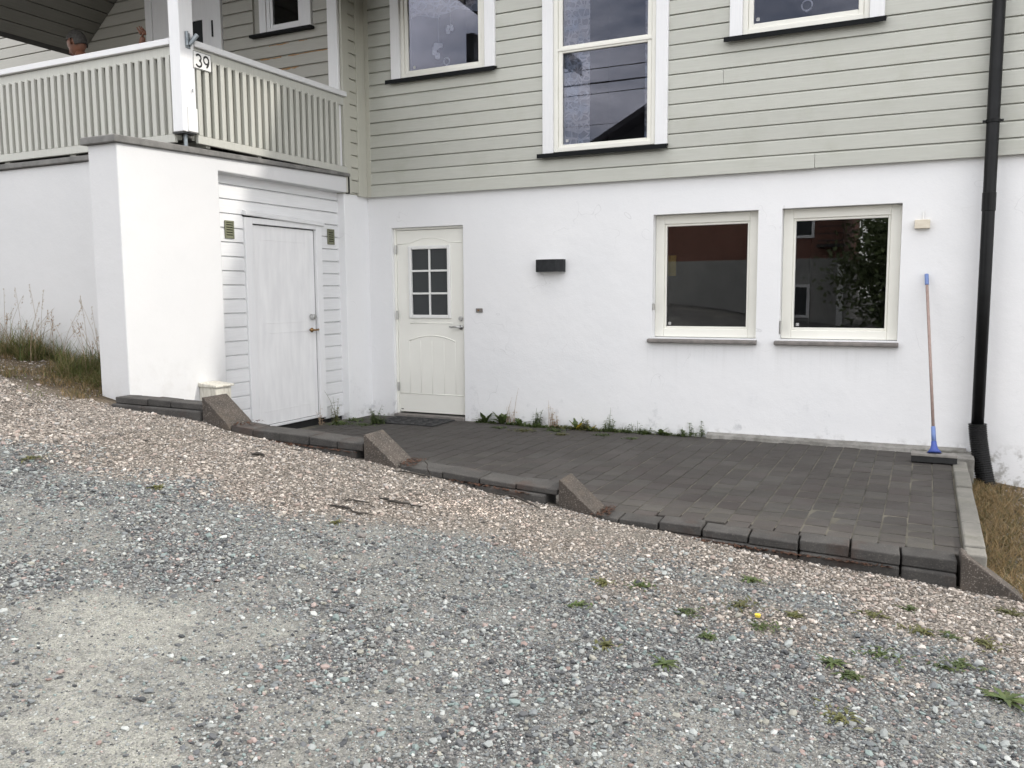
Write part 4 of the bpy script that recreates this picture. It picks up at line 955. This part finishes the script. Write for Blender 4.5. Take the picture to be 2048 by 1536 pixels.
for k, (x_, y_, s, n_, mt, lab) in enumerate([(2.45, -.40, .16, 90, 'leaf2', 'flat creeping weed in the paving joints below the lamp'), (2.75, -.26, .14, 80, 'leaf', 'dense green creeping weed below the yellowed leaves'), (2.9, -.48, .10, 50, 'leaf2', 'sparse creeping weed furthest from the wall'), (3.3, -.35, .12, 50, 'leaf', 'thin creeping weed in joints right of the yellow leaves'), (2.15, -.34, .10, 40, 'leaf', 'thin weed in the joints in front of the broad leaves'), (3.62, -.42, .08, 26, 'leaf', 'little weed in the joints below the window sill'), (3.0, -.09, .22, 110, 'leaf2', 'long ragged strip of weeds at the wall foot under the lamp'), (3.3, -.09, .16, 70, 'leaf', 'low green fringe at the wall foot right of the lamp'), (2.5, -.12, .16, 70, 'leaf', 'low green fringe at the wall foot left of the lamp')]):
    low_weed((x_, y_, zp_(x_, y_)), s*(1.5 if k > 5 else 1.15), n_*(3 if k > 5 else 1), lab, 40+k, mt, 'creeping weeds in the paving joints', .8 if k > 5 else .4, along=.16 if k > 5 else .7)
r_ = random.Random(77); mb = MB()
for k in range(13):
    x_ = 1.75+k*.19+r_.uniform(-.05, .05); y_ = -.05-r_.uniform(0, .06); s_ = .10*r_.uniform(.7, 1.2)
    for q_ in range(r_.choice((70, 100, 125))):
        a = r_.uniform(0, 6.28); d_ = s_*abs(r_.gauss(0, .5)); c = r_.uniform(0, 6.28)
        leaf_poly(mb, (x_+d_*math.cos(a), min(-.012, y_+d_*math.sin(a)*.4), zp_(x_, y_)), (math.cos(c), math.sin(c), r_.uniform(.16, 2.)), r_.uniform(.018, .08), r_.uniform(.002, .009), .4, 0, q_)
o = mb.build('weed_fringe', M['leaf']); tag(o, kind='stuff')
stalk_weed((.82, -.62, zp_(.7, -.6)), (.22, .16, .19, .12, .14, .1), 'bushy leafy weed left of the doormat', 12, lv=12, spread=.07, group='weeds by the shed door')
low_weed((.72, -.72, zp_(.6, -.7)), .17, 90, 'low green patch around the bushy weed by the doormat', 13, 'leaf', 'weeds by the shed door')
low_weed((.45, -.78, zp_(.5, -.8)), .16, 120, 'thick low weeds under the right end of the shed door', 15, 'leaf', 'weeds by the shed door', .6)
low_weed((.42, -.5, zp_(.4, -.5)), .13, 90, 'thick low weeds in the inside corner beside the shed trim', 16, 'leaf', 'weeds by the shed door', .6)
stalk_weed((.33, -.72, zp_(.4, -.8)), (.38, .3, .14), 'tall thin flowering stalk against the shed boards', 17, 'leaf2', lv=7, spread=.04, group='weeds by the shed door')
stalk_weed((.31, -.93, zp_(.4, -.8)), (.24, .16), 'short forked stalk at the foot of the shed door', 18, 'redstalk', lv=2, spread=.03, group='weeds by the shed door')
GW_ = [(4.725, -4.303, .09, 'leaf2'), (4.908, -4.228, .09, 'leaf'), (4.728, -4.648, .06, 'leaf'), (5.353, -3.806, .10, 'leaf'), (5.374, -4.176, .12, 'leaf2'), (5.17, -4.418, .09, 'leaf'), (5.624, -4.159, .06, 'leaf2'), (5.5, -4.36, .09, 'leaf'), (5.83, -4.586, .07, 'leaf'), (6.152, -4.03, .11, 'leaf2'), (6.105, -3.738, .07, 'leaf'), (6.414, -3.995, .10, 'leaf2'), (5.234, -4.98, .07, 'leaf'), (5.903, -4.663, .09, 'leaf'), (6.0, -4.40, .10, 'leaf'), (6.248, -4.364, .07, 'leaf'), (6.453, -4.535, .11, 'leaf'), (4.979, -4.977, .05, 'leaf2'), (5.897, -5.024, .09, 'leaf2'), (2.228, -4.793, .07, 'leaf2'), (3.291, -4.562, .04, 'leaf2'), (1.344, -4.941, .10, 'leaf2'), (5.948, -3.948, .08, 'leaf2'), (6.55, -3.43, .1, 'leaf2'), (6.31, -4.30, .07, 'leaf'), (5.32, -4.615, .05, 'leaf'), (6.274, -4.005, .06, 'leaf')]
GL = ['olive weed tuft leftmost of the pair below the third wedge', 'green weed tuft right of the olive tuft below the third wedge', 'single small weed a step towards the drive from the third wedge', 'green weed closest to the middle of the kerb', 'wide straggling weed in the gravel, mid way along the lower kerb', 'green weed beside the yellow petal', 'small olive weed right of the straggling weed', 'green weed between straggling weed and dusty strip', 'bright green tuft in bare grey gravel', 'olive weed patch below the dark double stone block', 'round dark weed just below the last kerb joints', 'olive weed patch near the right end of the drive', 'bright dandelion rosette alone in grey gravel', 'green and rusty tuft behind the bright tuft', 'bright grass tuft in the right half of the gravel', 'small green tuft beside the rust brown one', 'largest weed by the right edge of the picture', 'tiny olive weed in the dusty gravel', 'faint olive weed nearest the camera', 'small tuft in the pale gravel towards the left', 'tiny weed where pale and grey gravel meet', 'mossy patch at the left edge of the drive', 'olive weed below the last joints of the kerb', 'yellowish weed at the foot of the last wedge', 'small rusty green weed among right hand gravel', 'little weed close to the rosette', 'little weed at the right among pale stones']
for k, (x_, y_, s, mt) in enumerate(GW_):
    z_ = float(gz(np.array(x_), np.array(y_)))+.004
    if k in (12, 16, 8): 
        w_ = dandelion((x_, y_, z_), s*.85, 15, GL[k], 70+k, 'small weeds growing through the gravel')
    else: low_weed((x_, y_, z_), s*(.55+.9*((k*37) % 10)/10), int(330*s)+8, GL[k], 70+k, mt)
yfl = thing('yellow_petal', 'single yellow flower head lying on the gravel', 'flower', (5.475, -4.285, float(gz(np.array(5.475), np.array(-4.285)))+.012))
mb = MB(); mb.tube([(0, 0, 0), (0, 0, .012)], [.012, .014], 9); mb.build('flower_head', M['yellow'], yfl)

# grass at the left wall and dry grass at the right end
def blades(name, pts, hs, ws_, cols, bend, segs=3):
    n_ = len(pts); a = nr.uniform(0, 6.28, n_); V_, F_, C_ = [], [], []
    d = np.stack([np.cos(a), np.sin(a)], -1)
    for s in range(segs+1):
        t = s/segs
        cxy = pts[:, :2]+d*(bend*hs*t**1.8)[:, None]; cz = pts[:, 2]+hs*t*(1-.25*bend*t)
        w_ = (ws_*(1-t)**.7)[:, None]; sd_ = np.stack([-d[:, 1], d[:, 0]], -1)*w_
        V_.append(np.stack([np.concatenate([cxy-sd_, cz[:, None]], 1), np.concatenate([cxy+sd_, cz[:, None]], 1)], 1))
    V_ = np.stack(V_, 1).reshape(-1, 3); base = np.arange(n_)*(segs+1)*2
    for s in range(segs): b_ = base+s*2; F_.append(np.stack([b_, b_+1, b_+3, b_+2], -1))
    F_ = np.concatenate(F_)
    me_ = bpy.data.meshes.new(name); me_.vertices.add(len(V_)); me_.vertices.foreach_set('co', V_.astype(np.float32).ravel())
    me_.loops.add(F_.size); me_.loops.foreach_set('vertex_index', F_.astype(np.int32).ravel()); me_.polygons.add(len(F_)); me_.polygons.foreach_set('loop_start', np.arange(0, F_.size, 4, dtype=np.int32))
    me_.update(); me_.validate()
    c = np.repeat(np.concatenate([cols, np.ones((n_, 1))], 1), (segs+1)*2, 0)
    me_.color_attributes.new('tint', 'FLOAT_COLOR', 'POINT').data.foreach_set('color', c.astype(np.float32).ravel())
    me_.materials.append(M['grass']); o = bpy.data.objects.new(name, me_); col.objects.link(o); tag(o, kind='stuff'); return o
n_ = 26000
x_ = nr.uniform(-3.2, .02, n_); y_ = -2.76-np.abs(nr.normal(0, .36, n_))*1.2
k_ = (fbm(x_, y_, 3.4, 77) > .40+.16*np.clip((-2.95-y_)*2.2, 0, 1.3)) & (y_ > -4.1); x_, y_ = x_[k_], y_[k_]; n_ = len(x_)
gp = np.stack([x_, y_, gz(x_, y_)-.01], -1)
pal = np.array([(.115, .155, .045), (.16, .18, .055), (.21, .18, .08), (.32, .25, .14), (.075, .11, .035)])
near = np.clip((y_+3.5)/.6, .2, 1)*np.clip(.4+1.3*fbm(x_, y_, 2.2, 55), .4, 1.2)
blades('grass_patch', gp, np.clip(nr.gamma(2.2, .075, n_), .04, .5)*near, nr.uniform(.0018, .0036, n_), pal[nr.choice(5, n_, p=[.22, .22, .22, .22, .12])]*nr.uniform(.7, 1.25, (n_, 1)), nr.uniform(.3, 1.7, n_))
# straw-coloured tall stalks with seed heads in front of the wall
mb = MB(); r_ = random.Random(21)
for k in range(70):
    x0_ = r_.choice((-2.1, -1.85, -1.5, -1.25, -.9, -.55, -.2, -.05))+r_.gauss(0, .10); x0_ = min(x0_, -.02); y0_ = -2.79-abs(r_.gauss(0, .13)); z0_ = float(gz(np.array(x0_), np.array(y0_)))
    h_ = r_.uniform(.25, .70); le = r_.gauss(.04, .16); ly = r_.uniform(-.06, .02)
    pts = [(x0_+le*t*t, y0_+ly*t*t, z0_+h_*t) for t in (0, .3, .6, .85, 1)]
    mb.tube(pts, [.0022, .0020, .0018, .0014, .001], 4)
    tp = Vector(pts[-1]); kind_ = r_.random()
    for q in range(16 if kind_ > .35 else 7):
        t = r_.uniform(0, .28); b = tp-Vector((le*t, 0, h_*t)); a = r_.uniform(0, 6.28); s = .006+.03*(t if kind_ > .6 else r_.random()*.3)
        e = b+Vector((math.cos(a)*s, math.sin(a)*s*.6, r_.uniform(-.006, .014))); mb.tube([tuple(b), tuple(e)], [.0018, .0026], 3)
o = mb.build('seed_stalks', M['redstalk']); tag(o, kind='stuff')
n_ = 9000
x_ = 6.47+np.abs(nr.normal(0, .26, n_)); y_ = nr.uniform(-3.15, -.15, n_); gp = np.stack([x_, y_, gz(x_, y_)-.005], -1)
pal2 = np.array([(.30, .21, .10), (.23, .16, .075), (.12, .115, .045), (.34, .26, .15)])
blades('dry_grass', gp, nr.uniform(.025, .09, n_), nr.uniform(.0016, .0034, n_), pal2[nr.choice(4, n_, p=[.35, .27, .23, .15])]*nr.uniform(.7, 1.2, (n_, 1)), nr.uniform(.5, 1.6, n_))
n_ = 14000
x_ = nr.uniform(-3.2, .06, n_); y_ = nr.uniform(-4.3, -3.0, n_); k_ = fbm(x_, y_, 3.1, 99) > .36+1.0*np.clip(-3.55+.16*x_-y_, 0, 1); x_, y_ = x_[k_], y_[k_]; n_ = len(x_)
blades('dry_grass', np.stack([x_, y_, gz(x_, y_)-.004], -1), nr.uniform(.02, .10, n_), nr.uniform(.0015, .003, n_), pal2[nr.choice(4, n_, p=[.28, .24, .33, .15])]*nr.uniform(.7, 1.2, (n_, 1)), nr.uniform(.4, 1.4, n_))
# sticks and bark on the gravel
def stick(label, pts, rad, name='stick'):
    b = Vector(pts[0]); t_ = thing(name, label, 'stick', tuple(b), 'dead sticks and bark on the gravel')
    q_ = random.Random(len(label)); P2, R2 = [], []
    for (p, c), (p2, c2) in zip(zip(pts, rad), zip(pts[1:], rad[1:])):
        for j in range(4): f = j/4; P2.append(Vector(p).lerp(Vector(p2), f)-b+Vector((q_.gauss(0, .004), q_.gauss(0, .006), q_.uniform(-.003, .004)))); R2.append((c+(c2-c)*f)*q_.uniform(.45, .85))
    P2.append(Vector(pts[-1])-b); R2.append(rad[-1]*.5)
    MB().tube([tuple(p) for p in P2], R2, 6).build('bark', M['stick'], t_); return t_
gzz = lambda a, b_: float(gz(np.array(a), np.array(b_)))
stick('dark curved stick on pale gravel above the pinkish patch', [(3.20, -4.02, gzz(3.2, -4.02)+.012), (3.30, -4.05, gzz(3.3, -4.05)+.022), (3.40, -4.0, gzz(3.4, -4)+.015), (3.47, -3.97, gzz(3.47, -3.97)+.012)], [.006, .013, .010, .004])
t_ = stick('dark split bark strip left of the curved stick', [(3.10, -4.36, gzz(3.1, -4.36)+.010), (3.2, -4.33, gzz(3.2, -4.33)+.016), (3.30, -4.36, gzz(3.3, -4.36)+.014), (3.36, -4.30, gzz(3.36, -4.3)+.01)], [.006, .011, .009, .003])
stick('thin broken bark strip lying parallel to the split one', [(3.08, -4.22, gzz(3.08, -4.22)+.010), (3.2, -4.18, gzz(3.2, -4.2)+.016), (3.30, -4.2, gzz(3.3, -4.2)+.012)], [.004, .008, .003])
stick('black twig standing up at the kerb foot', [(3.20, -3.44, gzz(3.2, -3.44)), (3.19, -3.43, gzz(3.2, -3.44)+.06), (3.155, -3.42, gzz(3.2, -3.44)+.13)], [.010, .007, .004], 'twig')
stick('black twig lying along the kerb foot by the upright twig', [(2.95, -3.50, gzz(2.95, -3.5)+.012), (3.06, -3.47, gzz(3.06, -3.47)+.02), (3.22, -3.44, gzz(3.22, -3.44)+.014)], [.005, .009, .006], 'twig')
stick('short dark lump of bark on the pale gravel below the second step', [(2.06, -3.85, gzz(2.06, -3.85)+.006), (2.11, -3.84, gzz(2.11, -3.84)+.02), (2.16, -3.85, gzz(2.16, -3.85)+.008)], [.010, .018, .008])
stick('forked bent stick against the third step of the kerb', [(3.62, -3.42, gzz(3.62, -3.42)+.012), (3.80, -3.41, gzz(3.8, -3.41)+.03), (3.93, -3.44, gzz(3.93, -3.44)+.016), (4.0, -3.47, gzz(4, -3.47)+.01)], [.005, .009, .008, .004])
rk = tag(bpy.data.objects.new('stone', stone_mesh(33)), 'large flat brown grey stone on the grey gravel', 'stone'); col.objects.link(rk); rk.data.materials[0] = M['slate']; rk.scale = (.034, .022, .014); rk.location = (3.50, -4.62, gzz(3.5, -4.62)+.008)

# ------------------------------------------------------------------ man on the porch (only head, shoulders and raised hand clear the rail)
man = thing('person', 'sunburnt man with short grey hair sitting on the porch, head bowed', 'person', (-2.15, -1.6, 2.775))
def skin(name, verts, edges, radii, mt, parent, root=0, sub=2):
    me_ = bpy.data.meshes.new(name); me_.from_pydata(verts, edges, []); me_.update(); o = bpy.data.objects.new(name, me_); col.objects.link(o)
    sk = o.modifiers.new('skin', 'SKIN'); 
    if not me_.skin_vertices: 
        bpy.context.view_layer.objects.active = o
    lay = me_.skin_vertices[0].data if me_.skin_vertices else None
    if lay:
        for i, r in enumerate(radii): lay[i].radius = r if isinstance(r, tuple) else (r, r); lay[i].use_root = (i == root)
    ss = o.modifiers.new('sub', 'SUBSURF'); ss.levels = sub; ss.render_levels = sub; sk.use_smooth_shade = True
    o.data.materials.append(mt); o.parent = parent; return o
J = [(0, 0, .50), (.02, 0, .68), (.0, 0, .90), (-.05, 0, 1.08), (-.10, 0, 1.17), (-.145, 0, 1.235),        # pelvis .. neck
     (-.02, -.17, 1.05), (.10, -.26, .86), (-.10, -.24, .72), (-.18, -.2, .72),                              # near arm to lap
     (.0, .17, 1.05), (.28, .10, .95), (.62, .04, .98), (.80, .02, 1.20), (.82, .02, 1.27),                 # far arm back, forearm up
     (-.15, -.10, .50), (-.52, -.12, .52), (-.55, -.12, .10), (-.68, -.12, .04), (-.15, .10, .50), (-.52, .12, .52), (-.55, .12, .10), (-.68, .12, .04)]
E_ = [(0, 1), (1, 2), (2, 3), (3, 4), (4, 5), (3, 6), (6, 7), (7, 8), (8, 9), (3, 10), (10, 11), (11, 12), (12, 13), (13, 14), (0, 15), (15, 16), (16, 17), (17, 18), (0, 19), (19, 20), (20, 21), (21, 22)]
RAD = [(.15, .12), (.15, .11), (.16, .12), (.13, .10), (.065, .06), (.06, .055), .06, .05, .04, .03, .06, .05, .042, .032, .028, .09, .07, .05, .04, .09, .07, .05, .04]
skin('body', J, E_, RAD, M['skin'], man)
# fingers of the raised hand
for k, (dx, dy, l) in enumerate(((-.03, -.02, .075), (-.012, -.008, .09), (.004, .006, .085), (.018, .018, .065))):
    MB().tube([(.825+dx*.5, .02+dy, 1.285), (.815+dx, .02+dy, 1.285+l*.55), (.79+dx, .02+dy, 1.285+l)], [.0105, .009, .006], 7).build('finger', M['skin'], man, smooth=True)
MB().tube([(.835, .0, 1.26), (.865, -.01, 1.295), (.862, -.012, 1.325)], [.011, .010, .007], 7).build('thumb', M['skin'], man, smooth=True)
# head, bowed and facing -x
b = bmesh.new(); bmesh.ops.create_uvsphere(b, u_segments=24, v_segments=18, radius=1)
for v in b.verts:
    x_, y_, z_ = v.co
    w_ = 1-.22*max(0, -z_)-.10*max(0, -x_)*max(0, -z_); v.co = Vector((x_*.098*(1.0 if x_ < 0 else 1.04)*(1-.12*max(0, -z_)*(1 if x_ > 0 else 0)), y_*.076*w_, z_*.118))
    if x_ < -.2 and z_ < -.35: v.co.x -= .010
me_ = bpy.data.meshes.new('head'); b.to_mesh(me_); b.free()
hd = bpy.data.objects.new('head', me_); col.objects.link(hd); hd.parent = man; me_.materials.append(M['skin']); me_.polygons.foreach_set('use_smooth', [True]*len(me_.polygons))
hd.scale = (1.14, 1.14, 1.14); hd.location = (-.165, 0, 1.32); hd.rotation_euler = (0, R(-20), 0)
mb = MB().tube([(-.090, 0, .015), (-.112, 0, -.018), (-.118, 0, -.032), (-.098, 0, -.042)], [.007, .012, .015, .010], 8); mb.build('nose', M['skin'], hd, smooth=True)
MB().tube([(-.088, -.03, .022), (-.098, -.0, .026), (-.088, .03, .022)], [.003, .004, .003], 6).build('brow', M['hair'], hd, smooth=True)
MB().tube([(-.093, -.022, -.068), (-.102, 0, -.07), (-.093, .022, -.068)], [.004, .007, .004], 6).build('mouth', pm('lips', (.28, .09, .07)), hd, smooth=True)
for s in (-1, 1):
    MB().tube([(.012, s*.072, .018), (.022, s*.084, .012), (.018, s*.082, -.02), (.006, s*.074, -.03)], [.010, .013, .012, .008], 8).build('ear', M['skin'], hd, smooth=True)
    MB().tube([(-.084, s*.028, .006), (-.088, s*.028, .004)], .006, 8).build('eye', M['blackprint'], hd)
b = bmesh.new(); bmesh.ops.create_uvsphere(b, u_segments=60, v_segments=44, radius=1)
bmesh.ops.delete(b, geom=[v for v in b.verts if v.co.z < (-.42 if v.co.x > .35 else .12+.35*max(0, -v.co.x)+.0*abs(v.co.y)) ], context='VERTS')
rr_ = random.Random(9)
for v in b.verts: v.co = Vector((v.co.x*.106+.003, v.co.y*.083, v.co.z*.126))*(1+rr_.uniform(-.012, .02))
me_ = bpy.data.meshes.new('hair'); b.to_mesh(me_); b.free(); hr = bpy.data.objects.new('hair', me_); col.objects.link(hr); hr.parent = hd; me_.materials.append(M['hair'])
me_.polygons.foreach_set('use_smooth', [True]*len(me_.polygons))
so = hr.modifiers.new('thick', 'SOLIDIFY'); so.thickness = .008
chair = thing('porch_chair', 'plain dark porch chair under the seated man', 'chair', (-2.15, -1.6, 2.76))
MB().box(-.25, .25, -.25, .25, .38, .42).build('seat', M['shirt'], chair, .01)
MB().box(.22, .26, -.24, .24, .43, .85).build('backrest', M['shirt'], chair, .01)
for a in (-.23, .23):
    for c in (-.23, .23): MB().box(a-.02, a+.02, c-.02, c+.02, .0, .379).build('leg', M['shirt'], chair)

# ------------------------------------------------------------------ what stands across the drive (seen mirrored in the panes)
nb = thing('neighbour_house', 'red brick house with grey basement mirrored in the lower windows', 'house', (-1.2, -24, -.1))
def brick_mat():
    mt, t, p = newmat('red_brick'); v = coords(t); mp = N(t, 'ShaderNodeMapping'); mp.inputs['Rotation'].default_value = (R(90), 0, 0); t.links.new(v, mp.inputs['Vector'])
    bk = N(t, 'ShaderNodeTexBrick', i_Scale=4.2); bk.inputs['Color1'].default_value = (.22, .095, .07, 1); bk.inputs['Color2'].default_value = (.18, .08, .058, 1); bk.inputs['Mortar'].default_value = (.14, .10, .08, 1)
    bk.inputs['Mortar Size'].default_value = .02; t.links.new(mp.outputs[0], bk.inputs['Vector']); t.links.new(bk.outputs[0], p.inputs['Base Color']); p.inputs['Roughness'].default_value = .9; return mt
M['brick'] = brick_mat(); M['grey_base'] = pm('grey_basement_paint', (.30, .30, .29), (.26, .26, .25), 1.5, .85)
MB().box(-4.6, 4.6, -8, 0, -1, 2.62).build('basement', M['grey_base'], nb)
MB().box(-4.55, 4.55, -7.9, -.05, 2.622, 6.9).build('brick_wall', M['brick'], nb)
MB().prism([(-5.2, 6.75), (0, 9.5), (5.2, 6.75), (5.2, 6.95), (0, 9.75), (-5.2, 6.95)], -8.5, .5, lambda a, x_, z_: (x_, a, z_)).build('roof', M['rooftile'], nb)
MB().prism([(-4.55, 6.9), (0, 9.35), (4.55, 6.9)], -.4, -.06, lambda a, x_, z_: (x_, a, z_)).build('gable', M['roomdark'], nb)
for x_ in (3.25, -2.9):
    f_ = frame_ring(MB(), x_-.35, x_+.35, 3.35, 4.5, .1, -.05, .02).build('window', M['white_x'], nb); MB().box(x_-.25, x_+.25, -.03, -.01, 3.45, 4.4).build('pane', M['frosted'], f_)
f_ = frame_ring(MB(), 2.9, 3.5, .5, 1.7, .1, .0, .05).build('window', M['white_x'], nb); MB().box(3.0, 3.4, .01, .03, .6, 1.6).build('pane', M['frosted'], f_)
MB().box(4.42, 4.62, .005, .12, .1, 2.4).build('corner_post', M['white_x'], nb)
for z_ in (3.2, 3.45, 3.7, 3.95): MB().box(3.75, 4.6, .3, .34, z_, z_+.04).build('balcony_bar', M['black'], nb)
MB().box(3.7, 4.65, -.04, .36, 3.0, 3.1).build('balcony_floor', M['black'], nb)
def tree(loc, h_, rad, n_, label, seed):
    t_ = thing('leafy_tree', label, 'tree', loc, 'trees across the drive'); r_ = np.random.default_rng(seed); q = random.Random(seed)
    mb = MB(); mb.tube([(0, 0, -.5), (.1, 0, h_*.3), (0, .1, h_*.75)], [.22, .17, .05], 8)
    cl = []
    for k in range(16):
        a = q.uniform(0, 6.28); z_ = h_*q.uniform(.10, .95); rr = rad*math.sin(math.pi*min(.95, max(.15, z_/h_)))*q.uniform(.5, 1); e = (rr*math.cos(a), rr*math.sin(a), z_)
        mb.tube([(0, .03, z_*.7), tuple(Vector(e)*.6+Vector((0, 0, z_*.36))), e], [.07, .04, .015], 5); cl.append(e)
    mb.build('trunk', M['stick'], t_)
    c = np.array(cl)[r_.integers(0, len(cl), n_)]+r_.normal(0, rad*.26, (n_, 3)); lb = MB()
    for p in c:
        a, b_ = r_.normal(0, 1, 3), r_.normal(0, 1, 3); a = a/np.linalg.norm(a)*.10; b_ = b_/np.linalg.norm(b_)*.07
        lb.quad(tuple(p-a), tuple(p+b_), tuple(p+a), tuple(p-b_))
    lb.build('crown', M['treeleaf'], t_)
tree((4.9, -22.5, -.3), 6.5, 2.0, 9000, 'dense green tree nearest the brick house corner', 1)
tree((8.2, -23, -.4), 8, 2.8, 7000, 'broad green tree furthest from the brick house', 2)
tree((6.4, -26, -.4), 9, 2.8, 7000, 'tall green tree standing behind the other two', 3)
for k, (y_, z_, sag, r_) in enumerate(((-14, 7.0, .30, .012), (-14.3, 6.75, .35, .022), (-14, 6.35, .3, .011), (-14.2, 5.5, .22, .007))):
    o = MB().tube([(-25+50*i/24, y_, z_+.6-sag+sag*4*(i/24-.5)**2) for i in range(25)], r_, 6).build('overhead_cable', M['blackprint'])
    tag(o, ['upper thin overhead cable mirrored in the tall window', 'thick twisted overhead cable mirrored in the tall window', 'middle overhead cable mirrored in the tall window', 'thinnest lowest overhead cable mirrored in the tall window'][k], 'cable', 'overhead cables across the drive')
